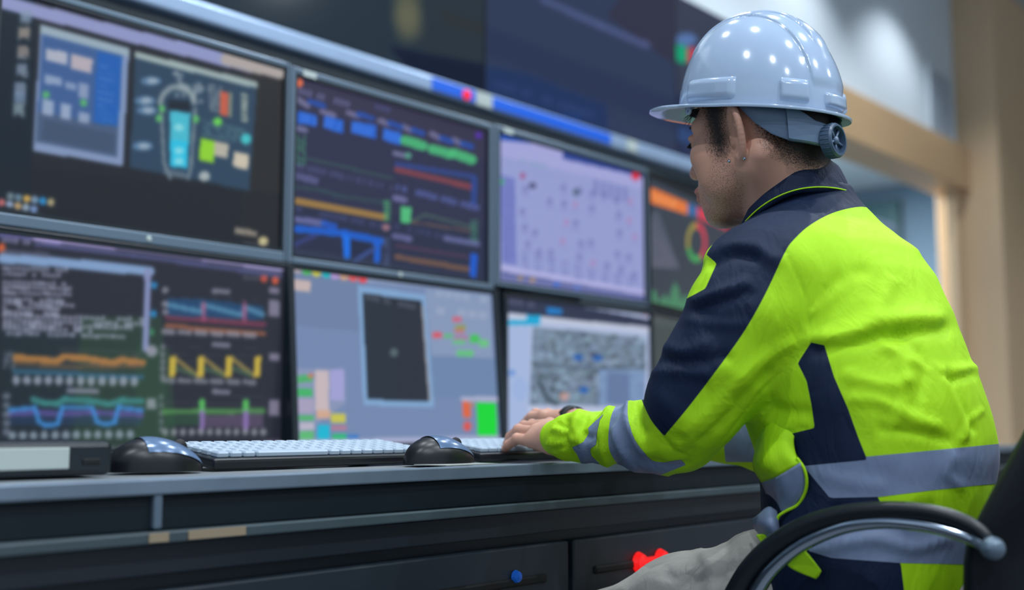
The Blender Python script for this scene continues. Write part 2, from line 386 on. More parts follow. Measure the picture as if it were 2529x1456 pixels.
def p_U3(c):
    c.fill((150, 158, 210)); c.poly([(1220, 330), (1600, 420), (1600, 470), (1220, 380)], (172, 170, 222), .6)
    c.poly([(1390, 340), (1600, 400), (1600, 440), (1390, 392)], (50, 72, 150)); c.poly([(1225, 330), (1400, 350), (1400, 362), (1225, 345)], (44, 84, 180))
    c.dot(1570, 434, 11, 11, (214, 50, 74)); c.poly([(1235, 432), (1272, 440), (1276, 655), (1240, 648)], (116, 126, 196)); c.dot(1241, 448, 6, 8, (80, 170, 140))
    for k in range(22): c.text((1242, 446 + k * 9), (1270, 452 + k * 9), 4, (96, 100, 170), 5, .6)
    c.text((1285, 396), (1350, 412), 12, (130, 160, 190), 9, .7); c.text((1285, 420), (1570, 480), 6, (140, 148, 200), 30, .5)
    rg = np.random.default_rng(3)
    for i in range(9):
        for j in range(5):
            x = 1296 + i * 33 + rg.uniform(-8, 8); y = 430 + i * 9 + j * 44 + rg.uniform(-8, 8)
            if rg.random() < .7:
                c.dot(x, y, 8, 10, (110, 116, 176) if rg.random() < .85 else (170, 130, 180), .55); c.text((x - 12, y + 14), (x + 12, y + 18), 5, (120, 126, 186), 5, .5)
    c.dot(1315, 458, 10, 8, (70, 74, 110), .8); c.dot(1423, 474, 9, 10, (70, 90, 110), .7); c.dot(1291, 434, 7, 8, (160, 80, 130), .8)
    for k in range(5): c.poly([(1466 + k * 18, 440 + k * 5), (1478 + k * 18, 443 + k * 5), (1478 + k * 18, 485 + k * 4), (1466 + k * 18, 481 + k * 4)], (106, 112, 176), .5)
    for i in range(9):
        x = 1296 + i * 33; y = 640 + i * 8
        for k in range(5): c.text((x - 9, y - 18 + k * 10), (x + 9, y - 16 + k * 10), 6, (96, 104, 170), 3, .65)
    c.poly([(1238, 655), (1600, 718), (1600, 735), (1238, 672)], (178, 178, 226)); c.poly([(1238, 668), (1600, 730), (1600, 745), (1238, 690)], (96, 104, 160), .9)
    for k, x in enumerate((1285, 1315, 1375, 1425)): c.dot(x, 686 + (x - 1285) * .17, 8, 6, [(150, 130, 110), (170, 140, 110), (60, 110, 210), (90, 120, 200)][k])

def p_U4(c):
    c.fill((54, 64, 78)); c.poly([(1590, 455), (1698, 500), (1698, 530), (1590, 496)], (226, 120, 60)); c.text((1600, 480), (1690, 512), 16, (240, 160, 100), 5, .6)
    c.poly([(1698, 500), (1722, 510), (1722, 536), (1698, 530)], (56, 104, 160)); c.poly([(1722, 510), (1810, 545), (1810, 575), (1722, 538)], (206, 62, 84))
    c.poly([(1600, 530), (1625, 520), (1680, 665), (1600, 660)], (88, 96, 116), .7)
    for k in range(12): c.text((1602, 545 + k * 10), (1612 + k * 6, 548 + k * 10), 5, (126, 120, 136), 6, .6)
    c.ring(1720, 598, 21, 42, .2, (200, 60, 84), 300, 360); c.ring(1720, 598, 21, 42, .2, (200, 60, 84), 0, 90); c.ring(1720, 598, 21, 42, .2, (150, 140, 70), 90, 200); c.ring(1720, 598, 21, 42, .2, (66, 160, 90), 200, 300)
    pts = [(1595, 770)] + [(1595 + k * 8, 735 + 12 * math.sin(k * 1.9) - (28 if 7 < k < 11 else 0) - (12 if 1 < k < 4 else 0)) for k in range(26)] + [(1810, 790)]
    c.poly(pts, (70, 132, 100)); c.poly([(1595, 750), (1810, 770), (1810, 800), (1595, 770)], (76, 140, 104), .7)

def p_L1(c):
    c.fill((36, 38, 50)); c.poly([(200, 780), (400, 780), (420, 1150), (160, 1150)], (42, 66, 52), .75); c.poly([(0, 800), (200, 820), (180, 1150), (0, 1150)], (32, 46, 56), .6); c.poly([(340, 850), (420, 860), (440, 1150), (330, 1150)], (46, 74, 56), .6)
    c.line([(0, 575), (90, 585)], 22, (110, 110, 170), .7); c.line([(90, 586), (400, 618), (692, 662)], 18, (166, 156, 208)); c.line([(90, 603), (330, 630), (692, 680)], 12, (86, 90, 140), .8)
    c.text((5, 592), (85, 600), 10, (150, 150, 190), 8, .8); c.dot(4, 612, 9, 12, (214, 96, 50)); c.line([(10, 622), (115, 630)], 14, (92, 96, 120), .7)
    c.line([(5, 638), (180, 650), (370, 670)], 24, (128, 158, 200)); c.line([(365, 670), (360, 860)], 16, (132, 142, 186))
    for x0, x1, y, n in [(5, 170, 662, 14), (5, 150, 676, 12), (5, 176, 696, 14), (5, 178, 708, 14), (5, 178, 722, 14), (5, 160, 738, 12), (5, 185, 748, 14), (5, 150, 758, 12), (5, 160, 770, 12), (5, 355, 778, 26), (5, 355, 790, 28), (5, 330, 800, 26), (5, 230, 810, 18), (5, 310, 822, 30)]:
        c.text((x0, y), (x1, y + (x1 - x0) * .03), 9, (160, 166, 190), n, .8, .18)
    c.dot(381, 704, 8, 9, (40, 130, 190)); c.dot(379, 774, 8, 9, (40, 130, 190)); c.dot(376, 820, 4, 10, (60, 150, 100))
    for y in (857, 867, 877, 890, 905): c.line([(40, y), (350, y + 14)], 1.6, (86, 92, 96), .6)
    c.line([(38, 882), (90, 886), (140, 892), (158, 880), (210, 884), (280, 896), (300, 888), (352, 896)], 17, (164, 116, 66)); c.line([(38, 896), (120, 902), (250, 906), (350, 904)], 9, (104, 84, 66), .8)
    c.line([(36, 916), (200, 924), (350, 930)], 12, (52, 96, 124), .9)
    for k in range(12): c.dot(40 + k * 26.5, 938 + k * .3, 10, 12, (150, 160, 178), .85)
    for k in range(6): c.text((8, 866 + k * 8), (36, 868 + k * 8), 5, (130, 140, 160), 4, .8)
    c.line([(170, 964), (240, 967)], 12, (130, 136, 156), .9)
    c.line([(82, 986), (110, 995), (140, 997), (160, 985), (230, 990), (270, 998), (300, 988), (350, 990)], 16, (60, 132, 132), .9)
    c.poly([(24, 1010), (350, 1010), (350, 1050), (24, 1050)], (40, 72, 130), .35)
    c.line([(24, 1022), (90, 1018), (150, 1022), (230, 1018), (350, 1024)], 14, (100, 84, 160), .7)
    c.line([(24, 1012), (86, 1006), (96, 1040), (110, 1050), (142, 1048), (154, 1005), (228, 1006), (240, 1042), (262, 1048), (284, 1042), (292, 1005), (350, 1012)], 11, (62, 138, 210), .9)
    for k in range(12): c.dot(30 + k * 26.5, 1075 - k * .3, 10, 11, (140, 156, 172), .85)
    for k in range(5): c.dot(16, 978 + k * 22, 10, 9, (120, 130, 150), .7)
    c.poly([(362, 982), (386, 984), (386, 1008), (362, 1008)], (150, 160, 170), .8); c.dot(375, 866, 14, 15, (160, 160, 180), .8)
    for x, n in ((160, 6), (210, 7), (275, 9)): c.text((x, 1108), (x + n * 7, 1110), 14, (150, 136, 168), n, .8)
    c.text((600, 684), (640, 688), 10, (96, 96, 110), 5, .8); c.dot(652, 688, 9, 8, (196, 80, 60)); c.dot(680, 692, 9, 9, (214, 90, 60))
    for y in (718, 850, 966): c.line([(528, y), (564, y + 2)], 12, (140, 140, 160), .8)
    for cy in (0, 120, 240):
        for k in range(4): c.line([(400, 735 + cy + k * 18), (655, 740 + cy + k * 18)], 1.4, (90, 96, 106), .4)
    c.poly([(414, 737), (500, 738), (600, 750), (650, 756), (650, 790), (414, 782)], (28, 74, 120), .8)
    c.line([(414, 752), (500, 770), (500, 752), (600, 778), (604, 758), (650, 776)], 12, (86, 140, 172), .85); c.line([(414, 784), (530, 792), (652, 800)], 13, (124, 56, 80), .85)
    for x in (503, 604): c.line([(x, 748), (x, 790)], 10, (170, 80, 120), .7)
    c.line([(412, 804), (652, 824)], 11, (150, 92, 66), .9)
    for k in range(6): c.line([(404 + k * 40, 818 + k * 1.5), (428 + k * 40, 820 + k * 1.5)], 13, (150, 150, 164), .75); c.line([(404 + k * 40, 938 + k * .8), (428 + k * 40, 940 + k * .8)], 13, (136, 140, 152), .75)
    for k in range(4):
        x = 427 + k * 70; c.poly([(x - 9, 880), (x + 8, 878), (x + 6, 930), (x - 10, 930)], (206, 180, 62), .95)
        if k < 3: c.line([(x + 8, 886), (x + 62, 928)], 9, (158, 140, 72), .9); c.line([(x + 10, 910), (x + 50, 924)], 12, (80, 116, 84), .6)
    for k in range(5): c.dot(402, 856 + k * 18, 7, 8, (130, 134, 146), .7); c.dot(398, 980 + k * 20, 6, 7, (120, 130, 140), .7)
    for y in (716, 750, 770): c.dot(408, y, 9, 8, (140, 140, 156), .8)
    c.line([(405, 1016), (650, 1014)], 13, (78, 142, 76), .9); c.poly([(500, 1026), (650, 1020), (650, 1056), (500, 1056)], (96, 80, 110), .7); c.poly([(410, 1022), (500, 1024), (500, 1050), (410, 1050)], (42, 82, 56), .7)
    for x in (499, 607): c.line([(x, 992), (x, 1012)], 16, (84, 180, 90)); c.line([(x, 1018), (x, 1056)], 13, (140, 112, 180), .9)
    for k in range(12): c.dot(408 + k * 22, 1066, 8, 9, (150, 154, 164), .8)
    for y, h in ((716, 16), (760, 40), (880, 20), (1005, 40)): c.poly([(664, y - h / 2), (690, y - h / 2 + 2), (690, y + h / 2 + 2), (664, y + h / 2)], (150, 144, 170), .75)
    c.text((632, 1096), (694, 1092), 14, (146, 120, 160), 7, .8)

def p_L2(c):
    c.fill((116, 136, 176)); c.poly([(700, 640), (900, 680), (900, 820), (700, 800)], (106, 124, 158), .6); c.poly([(1060, 880), (1240, 880), (1240, 980), (1060, 980)], (104, 132, 170), .6)
    c.line([(718, 656), (900, 684), (1215, 712)], 22, (142, 156, 186), .9)
    for x, col in [(735, (170, 160, 170)), (758, (76, 176, 90)), (782, (196, 196, 70)), (806, (20, 180, 190)), (828, (180, 150, 210)), (850, (206, 160, 130)), (872, (226, 90, 90)), (896, (230, 70, 76))]:
        c.dot(x, 665 + (x - 735) * .14, 11, 11, col)
    c.poly([(722, 688), (768, 694), (766, 720), (724, 716)], (196, 178, 176))
    W = quad((884, 704), (1050, 728), (1072, 1005), (898, 1000))
    c.poly(qrect(W, 0, 0, 1, 1), (128, 166, 208)); c.poly(qrect(W, .06, .06, .94, .95), (36, 42, 54)); c.poly(qrect(W, .06, .1, .5, .95), (32, 44, 56), .5); c.text(W(.1, .09), W(.85, .12), 12, (96, 100, 116), 14, .7)
    c.poly(qrect(W, .93, .1, .96, .95), (160, 150, 150), .8); c.dot(973, 870, 10, 11, (82, 98, 104))
    c.poly([(1050, 712), (1212, 728), (1218, 884), (1066, 876)], (134, 152, 186)); c.text((1075, 722), (1205, 740), 16, (152, 168, 196), 6, .8, .2); c.text((1075, 765), (1205, 780), 18, (156, 170, 196), 5, .7, .2)
    for x0, y0, x1, y1, col in [(1118, 782, 1140, 794, (214, 90, 110)), (1124, 802, 1150, 814, (150, 150, 70)), (1120, 814, 1146, 822, (200, 110, 120)), (1068, 820, 1092, 834, (220, 80, 92)), (1096, 824, 1120, 834, (90, 186, 110)), (1122, 828, 1158, 838, (170, 120, 160)),
                                (1118, 838, 1150, 850, (100, 190, 130)), (1160, 826, 1184, 846, (60, 196, 80)), (1184, 838, 1206, 856, (100, 200, 120)), (1128, 864, 1170, 880, (96, 196, 120))]:
        c.poly([(x0, y0), (x1, y0), (x1, y1), (x0, y1)], col, .9)
    c.poly([(728, 910), (850, 910), (855, 995), (730, 1080)], (150, 156, 186), .6)
    for x0, y0, x1, y1, col in [(734, 926, 772, 944, (70, 176, 96)), (760, 922, 774, 932, (206, 120, 90)), (734, 958, 772, 978, (60, 180, 96)), (736, 984, 774, 1020, (170, 160, 190)), (738, 1026, 776, 1038, (74, 180, 100)), (740, 1064, 776, 1084, (90, 190, 110)), (740, 1042, 776, 1060, (190, 184, 200)),
                                (778, 914, 812, 1012, (204, 186, 188)), (816, 912, 850, 988, (164, 162, 216)), (782, 1012, 816, 1034, (216, 170, 140)), (818, 1020, 854, 1044, (206, 200, 70)), (784, 1048, 814, 1084, (10, 186, 214)), (818, 1050, 856, 1062, (190, 120, 140)), (820, 1070, 856, 1084, (30, 190, 110)), (856, 1074, 886, 1082, (40, 120, 200))]:
        c.poly([(x0, y0), (x1, y0), (x1, y1), (x0, y1)], col, .92)
    c.poly([(1138, 978), (1230, 980), (1230, 992), (1138, 990)], (172, 176, 206)); c.poly([(1142, 990), (1160, 992), (1164, 1030), (1144, 1030)], (222, 100, 60)); c.dot(1154, 1052, 10, 12, (216, 84, 76)); c.text((1160, 998), (1215, 1000), 10, (220, 130, 60), 5, .8)
    c.poly([(1176, 994), (1225, 994), (1228, 1076), (1180, 1074)], (6, 216, 48)); c.poly([(725, 1086), (1240, 1074), (1240, 1090), (725, 1102)], (166, 172, 204))

def p_L3(c):
    c.fill((176, 190, 222)); c.poly([(1240, 720), (1610, 790), (1610, 812), (1240, 770)], (44, 52, 78)); c.text((1255, 742), (1340, 756), 14, (100, 100, 130), 9, .7)
    c.poly([(1350, 758), (1388, 762), (1388, 776), (1350, 774)], (24, 124, 200)); c.dot(1594, 770, 9, 9, (190, 50, 70)); c.line([(1250, 780), (1600, 812)], 12, (196, 202, 220), .9)
    c.poly([(1250, 790), (1300, 790), (1300, 778), (1335, 778), (1334, 802), (1250, 802)], (20, 166, 214))
    c.poly([(1246, 804), (1312, 806), (1306, 1100), (1238, 1100)], (166, 184, 222)); c.dot(1264, 920, 10, 8, (110, 150, 216), .9); c.dot(1284, 960, 20, 30, (150, 176, 224), .6)
    c.poly([(1316, 806), (1596, 832), (1594, 1004), (1308, 1000)], (116, 136, 158)); m = c.inside([(1316, 806), (1596, 832), (1594, 1004), (1308, 1000)])
    rg = np.random.default_rng(9)
    for k in range(420):
        x = rg.uniform(1312, 1594); y = rg.uniform(812, 1000); g = rg.uniform(.35, 1.45); sx, sy = rg.uniform(3, 11), rg.uniform(2, 8)
        mm = m & (((c.x - x) / sx) ** 2 + ((c.y - y) / sy) ** 2 < 1); c._put(mm, np.clip(np.array((116, 136, 156)) * g + rg.uniform(-8, 8, 3), 0, 220), .55)
    c.line([(1320, 900), (1460, 912), (1594, 905)], 7, (74, 92, 110), .8); c.line([(1330, 940), (1350, 980), (1375, 1000)], 9, (50, 64, 78), .9)
    for x, y in ((1428, 882), (1476, 884), (1442, 962)): c.dot(x, y, 13, 8, (36, 96, 176))
    c.poly([(1480, 910), (1594, 915), (1594, 1004), (1478, 1000)], (124, 152, 196), .8); c.poly([(1500, 918), (1555, 920), (1555, 1000), (1498, 998)], (96, 116, 156), .8); c.dot(1394, 978, 12, 10, (210, 160, 150), .8)
    c.poly([(1305, 1002), (1600, 1006), (1600, 1100), (1303, 1100)], (186, 196, 224)); c.dot(1312, 1040, 16, 8, (130, 176, 226), .7)

def p_L4(c):
    c.fill((62, 74, 78)); c.text((1604, 786), (1650, 792), 10, (100, 100, 104), 5, .5); c.poly([(1595, 760), (1830, 790), (1830, 830), (1595, 800)], (76, 88, 92), .6)

# ------------------------------------------------------------------ monitors
def monitor(s, n, z, w, h, rz, label, paint, tilt=0., lip=(.012, .012, .014, .018), casing='casing', cap=True, led=None, stand=None, blur=3):
    """s,n,z: lower left front corner; lip = left, right, top, bottom frame width"""
    r = empty('computer_monitor', SN(s, n, z), rz); r.rotation_euler = (tilt, 0, rz)
    bpy.context.view_layer.update()
    l, rr, t, b = lip; m = MB()
    m.box(0, l, -.012, .02, 0, h, .003); m.box(w - rr, w, -.012, .02, 0, h, .003)
    m.box(l, w - rr, -.012, .02, h - t, h, .003); m.box(l, w - rr, -.012, .02, 0, b, .003)
    m.build('casing', M[casing], r)
    m = MB(); m.box(.004, w - .004, .0, .03, .004, h - .004, .004); m.box(w * .2, w * .8, .03, .055, h * .2, h * .8, .012); m.build('back_cover', M['black'], r)
    m = MB(); e = .006
    m.box(l, l + e, -.010, .006, b, h - t, 0); m.box(w - rr - e, w - rr, -.010, .006, b, h - t); m.box(l, w - rr, -.010, .006, h - t - e, h - t); m.box(l, w - rr, -.010, .006, b, b + e)
    m.build('inner_bezel', M['bezel'], r)
    make_screen('screen', r, l + e, w - rr - e, b + e, h - t - e, -.004, paint, M['display'], blur=blur)
    if cap: MB().box(.03, .065, -.0135, -.0115, h - .016, h - .002, .0005).build('sticker', M['label'], r)
    if led: MB().lathe([(.0001, .003), (.005, .002), (.006, 0)], c=(w * led, -.012, b * .5), axis=(0, -1, 0), n=12).build('power_light', M['label'], r)
    m = MB()
    if stand == 'foot': m.box(w * .42, w * .58, .055, .10, -.03, h * .6, .006); m.box(w * .3, w * .7, .0, .16, -(z - .752), -(z - .752) + .012, .004); m.box(w * .44, w * .56, .06, .09, -(z - .755), 0, .004)
    else: m.box(w * .44, w * .56, .055, .16, h * .35, h * .65, .006); m.box(w * .40, w * .60, .155, .196, h * .3, h * .7, .006)
    m.build('stand', M['black'], r)
    tag(r, label, 'monitor', 'monitors of the console'); r.pop('group', None) if hasattr(r, 'pop') else None
    return r
MN = 1.9
monitor(.835, MN, 1.137, .637, .422, TH, 'upper row monitor at the far left showing two application windows on a black desktop', p_U1, lip=(.02, .008, .012, .022), led=.5, blur=6)
monitor(1.474, MN, 1.137, .637, .418, TH, 'upper row monitor showing a dark dashboard with blue and green figures', p_U2, lip=(.012, .016, .014, .014), led=.5)
monitor(2.117, MN, 1.150, .672, .408, TH, 'upper row monitor with a pale lavender spreadsheet filling its screen', p_U3, lip=(.014, .008, .014, .008))
monitor(.86, MN - .005, .752, .628, .383, TH, 'lower row monitor at the far left showing line charts and a text window', p_L1, lip=(.008, .014, .006, .006), casing='bezel', cap=False, stand='foot', blur=6)
monitor(1.472, MN - .035, .755, .652, .381, TH, 'lower row monitor with a blue grey desktop and a black window in its middle', p_L2, tilt=-math.radians(4.5), lip=(.010, .014, .004, .006), casing='bezel', cap=False, stand='foot')
monitor(2.145, MN - .005, .755, .660, .38, TH, 'lower row monitor behind the hand showing an aerial map on a white page', p_L3, lip=(.010, .010, .006, .006), casing='bezel', cap=False, stand='foot')
TH4 = math.atan2(.861, .509)
monitor(2.797, MN, 1.150, .70, .405, TH4, 'upper row monitor beside the chin showing an orange header and a ring chart', p_U4, lip=(.006, .010, .012, .008), casing='bezel', cap=False)
monitor(2.80, MN, .76, .70, .38, TH4, 'dim dark lower row monitor partly hidden behind the navy sleeve', p_L4, lip=(.006, .010, .006, .006), casing='bezel', cap=False, stand='foot')

# ------------------------------------------------------------------ large video wall
def p_V(k):
    def f(c):
        if k == 0:
            c.fill((36, 50, 62)); c.poly([(900, -300), (1300, -300), (1300, 300), (1100, 300)], (40, 50, 58), .6)
            c.poly([(960, 115), (1200, 160), (1200, 320), (1090, 260)], (4, 12, 44), .8)
            c.poly([(1085, 20), (1200, 60), (1200, 90), (1100, 60)], (44, 48, 50), .8)
            for w_, a_ in ((80, .25), (56, .35), (34, .4)): c.line([(1000, -200), (1006, 40), (1010, 70)], w_, (108, 108, 82), a_)  # soft yellowish reflection, painted into the panel's picture
        elif k == 1:
            c.fill((46, 58, 88)); c.poly([(1190, 60), (1680, 250), (1680, 330), (1190, 130)], (36, 46, 80), .5); c.poly([(1600, -100), (1720, -100), (1720, 200), (1500, 40)], (50, 44, 62), .7)
            c.poly([(1190, 160), (1300, 180), (1500, 260), (1500, 330), (1190, 260)], (24, 48, 100), .7); c.text((1222, 205), (1480, 290), 14, (62, 84, 140), 20, .7, .5)
            c.line([(1340, -2), (1480, 62), (1600, 112)], 15, (88, 98, 150), .8); c.dot(1400, 292, 40, 12, (20, 60, 130), .6); c.text((1500, 300), (1600, 336), 8, (70, 76, 120), 8, .5)
        else:
            c.fill((56, 62, 84)); c.poly([(1660, 225), (1800, 270), (1800, 480), (1660, 420)], (30, 44, 84), .8)
            c.dot(1695, 98, 26, 16, (92, 128, 190), .9); c.poly([(1664, 108), (1697, 115), (1695, 158), (1666, 150)], (6, 172, 122)); c.poly([(1698, 115), (1722, 122), (1722, 160), (1697, 156)], (196, 70, 90))
            c.poly([(1668, 310), (1720, 330), (1720, 362), (1668, 345)], (50, 84, 140), .7)
    return f
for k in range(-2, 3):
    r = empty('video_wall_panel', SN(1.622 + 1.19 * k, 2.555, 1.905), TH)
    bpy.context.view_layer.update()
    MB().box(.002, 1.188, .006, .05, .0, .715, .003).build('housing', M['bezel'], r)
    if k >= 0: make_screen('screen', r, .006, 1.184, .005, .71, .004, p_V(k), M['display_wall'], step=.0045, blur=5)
    else: MB().box(.006, 1.184, .002, .006, .005, .71).build('screen', M['bezel'], r)
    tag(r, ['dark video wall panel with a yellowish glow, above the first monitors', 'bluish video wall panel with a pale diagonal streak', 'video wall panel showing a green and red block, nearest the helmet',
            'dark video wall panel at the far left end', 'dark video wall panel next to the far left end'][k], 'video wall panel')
r = empty('display_rail', SN(-.8, 2.50, 1.868), TH)
MB().box(0, 6.9, 0, .055, -.025, .032, .012, 3).build('rail', M['silver'], r, smooth=False)
MB().box(3.30, 4.25, -.003, .002, -.016, .024, .002).build('blue_strip', mat('blue_film', (36, 104, 226), .35, .1), r)  # added strip, its colour stands in for a blue reflection on the rail
MB().box(3.50, 3.58, -.006, .0, -.022, .026, .003).build('clip', M['label'], r)
MB().box(4.35, 4.42, -.006, .0, -.018, .026, .003).build('clip', M['label'], r)
MB().lathe([(.0001, .008), (.014, .006), (.017, 0)], c=(3.455, -.004, .0), axis=(0, -1, 0), n=16).build('red_button', M['red_led'], r)
tag(r, 'long silver rail running under the large video wall', 'rail')

# ------------------------------------------------------------------ the console
DE = 1.037
r = empty('control_desk', SN(-1.2, DE, 0), TH)
def cb(name, m, *boxes, bev=.002):
    b = MB()
    for q in boxes: b.box(*q, bev)
    return b.build(name, M[m], r)
cb('worktop', 'desk_top', (0, 4.6, .012, 1.055, .728, .75))
cb('edge_trim', 'desk_trim', (0, 4.6, -.004, .014, .736, .7525))
cb('apron', 'desk_dark', (0, 4.6, .004, .03, .700, .736))
cb('joint_strip', 'casing', (1.849, 1.859, -.002, .006, .702, .737))
cb('ledge', 'ledge', (0, 4.6, -.008, .03, .688, .700))
cb('tan_label', 'ledge_wood', (1.84, 1.862, -.0095, -.007, .690, .699), (1.885, 1.955, -.0095, -.007, .690, .699), bev=0)
cb('carcass', 'desk_dark2', (0, 4.6, .03, .75, .06, .688))
cb('plinth', 'slot', (0, 4.6, .08, .70, .0, .06))
cb('upper_rail', 'desk_dark2', (0, 4.6, .012, .032, .655, .687))
for a, b, led in ((-.1, .77, None), (.785, 1.655, None), (1.67, 2.533, 'blue'), (2.545, 3.4, 'red'), (3.42, 4.3, None)):
    dr = MB().box(a, b, .010, .030, .10, .640, .003).build('door', M['desk_dark2'], r)
    mid = {2.545: 2.722, 1.67: 2.33}.get(a, (a + b) / 2); hz = .593; hw = .13 if a > 2 else .15
    MB().box(mid - hw, mid + hw, .006, .012, hz - .006, hz + .006, .003).build('handle_slot', M['slot'], dr)
    if led == 'red':
        m = MB()
        for dx in (-.03, .03): m.lathe([(.0001, .012), (.012, .010), (.016, 0)], c=(mid + dx + .012, .008, hz + .002), axis=(0, -1, 0), n=18)
        m.box(mid - .018, mid + .042, .002, .008, hz - .006, hz + .008, .002); m.build('red_lock', M['red_led'], dr)
    if led == 'blue':
        MB().lathe([(.0001, .008), (.007, .006), (.009, 0)], c=(mid + .083, .008, hz + .008), axis=(0, -1, 0), n=18).build('indicator', M['blue_led'], dr)
tag(r, 'long dark control desk with a pale worktop edge under all the monitors', 'desk')
m = MB().box(-1.2, 2.74, 2.10, 2.13, .0, 1.50, .003)
o = m.build('console_back_panel', M['darkwall'], rot=ROOT_ROT); tag(o, 'dark grey panel standing behind the two rows of monitors', 'panel')
o.location = (0, 0, 0)

# ------------------------------------------------------------------ things on the desk
def keyboard(s, n, w, dep, label, rz=0., keys=True):
    r = empty('keyboard', SN(s, n, .752), TH + rz); r.rotation_euler = (math.radians(7), 0, TH + rz)
    MB().box(0, w, 0, dep, 0, .013, .004).build('base', M['black'], r)
    nk = int(w / .0205); proto_k = None
    for row in range(5):
        xx = .012
        for k in range(nk):
            kw = .0165
            if row == 0 and 3 <= k <= 8:
                if k > 3: xx += .0195; continue
                kw = .0195 * 6 - .003
            if proto_k is None or kw != proto_k[1]:
                o = MB().box(0, kw, 0, .0165, 0, .008, .002, 1).build('key', M['key'], r); proto_k = (o, kw)
                o.location = (xx, .012 + row * .0205, .012)
            else:
                o = proto_k[0].copy(); COL.objects.link(o); o.parent = r; o.location = (xx, .012 + row * .0205, .012)
            if row == 0 and k == 3: proto_k = None
            xx += .0195
            if xx > w - .025: break
    MB().box(.03, .06, dep - .02, dep - .008, -.0145, .002).box(w - .06, w - .03, dep - .02, dep - .008, -.0145, .002).build('foot', M['black'], r)
    tag(r, label, 'keyboard'); return r
keyboard(.815, 1.175, .375, .13, 'black keyboard with pale worn keys between the two mice')
keyboard(1.235, 1.13, .40, .13, 'black keyboard under the typing hands')
def mouse(s, n, rz, label, sc=1.):
    r = empty('computer_mouse', SN(s, n, .7525), rz)
    r.scale = (sc,) * 3
    nu, nv = 20, 28
    def surf(scale, z0, cut=None):
        V = []; F = []
        for i in range(nv + 1):
            t = i / nv; x = -.055 + .11 * t
            wd = .031 * math.sqrt(max(1 - abs(2 * t - 1) ** 3.2, 0)) * (1 - .12 * math.cos(2 * math.pi * t)) + .0005
            ht = .037 * math.sin(math.pi * min(t ** .8, 1)) ** .55 + .001
            for j in range(nu + 1):
                a = math.pi * j / nu
                V.append((x * scale, math.cos(a) * wd * scale, max(math.sin(a), 0) ** .7 * ht * scale + z0))
        for i in range(nv):
            for j in range(nu):
                q = i * (nu + 1) + j; F.append((q, q + 1, q + nu + 2, q + nu + 1))
        return V, F
    V, F = surf(1, 0); me = raw_mesh('shell', V, F); link('shell', me, M['black'], r, smooth=True)
    V, F = surf(1.02, .0006); nU = nu + 1
    F2 = [f for k, f in enumerate(F) if (k // nu) > nv * .30 and 2 < (k % nu) < nu - 3]
    me = raw_mesh('top_cover', V, F2); link('top_cover', me, M['mouse_top'], r, smooth=True)
    MB().lathe([(.0085, -.003), (.0095, 0), (.0085, .003)], c=(.028, 0, .027), axis=(0, 1, 0), n=20).build('scroll_wheel', M['slot'], r, smooth=True)
    MB().box(-.028, -.005, -.014, .014, -.0, .0015).build('foot', M['slot'], r)
    tag(r, label, 'computer mouse'); return r
mouse(.742, 1.185, TH - .15, 'black mouse with a glossy top at the left end of the first keyboard', 1.02)
mouse(1.135, 1.115, TH - .15, 'smaller looking black mouse lying between the two keyboards')
r = empty('card_reader', SN(.535, 1.135, .7525), TH)
MB().box(-.12, .125, 0, .09, 0, .036, .006).build('body', M['bezel'], r)
MB().box(-.10, .075, -.0015, .002, .008, .030, .001).build('label_plate', M['label'], r)
MB().box(.09, .11, -.0015, .002, .012, .018, .001).build('port', M['slot'], r)
tag(r, 'flat black device with a pale label at the left end of the desk', 'device')
o = MB().box(-.05, .05, -.03, .03, 0, .0012).build('sticky_note', M['paper'], loc=tuple(SN(1.13, 1.078, .753)), rot=(0, 0, TH))
tag(o, 'pale paper note lying at the desk edge in front of the second mouse', 'paper')
pts = smooth_path([SN(.84, 1.62, .757), SN(.80, 1.50, .757), SN(.84, 1.40, .757), SN(.90, 1.36, .757), SN(.93, 1.45, .757), SN(.97, 1.62, .757)], 8)
o = MB().tube(pts, .0035, 8).build('cable', M['slot'], smooth=True); tag(o, 'thin black cable curling on the desk under the far left monitor', 'cable')
# ------------------------------------------------------------------ implicit surfaces -> mesh
def vec(*a): return np.array(a, np.float32)
class Prim: pass
def smin(a, b, k):
    if k <= 0: return np.minimum(a, b)
    h = np.clip(.5 + .5 * (b - a) / k, 0, 1); return b + (a - b) * h - k * h * (1 - h)
def e_ell(c, r, R=None):
    c = np.asarray(c, np.float32); r = np.asarray(r, np.float32); R = None if R is None else np.asarray(R, np.float32)
    def f(p):
        q = p - c
        if R is not None: q = q @ R          # R columns = axes
        a = q / r; k0 = np.sqrt((a * a).sum(-1)) + 1e-6; b = a / r; k1 = np.sqrt((b * b).sum(-1)) + 1e-6
        return k0 * (k0 - 1) / k1
    f.bs = (c, float(r.max()))
    return f
def e_cone(a, b, ra, rb, flat=None, fl=1.):
    "tapered limb piece; flat = axis along which the section is scaled by fl"
    a = np.asarray(a, np.float32); b = np.asarray(b, np.float32); ab = b - a; l2 = float(ab @ ab) + 1e-9
    if flat is not None: flat = np.asarray(flat, np.float32) / np.linalg.norm(flat)
    def f(p):
        q = p - a; t = np.clip(q @ ab / l2, 0, 1); w = q - t[..., None] * ab
        if flat is not None:
            s = w @ flat; w = w + (s * (1 / fl - 1))[..., None] * flat
        return np.sqrt((w * w).sum(-1)) - (ra + (rb - ra) * t)
    f.bs = ((a + b) / 2, math.sqrt(l2) / 2 + max(ra, rb) * max(1, fl))
    return f
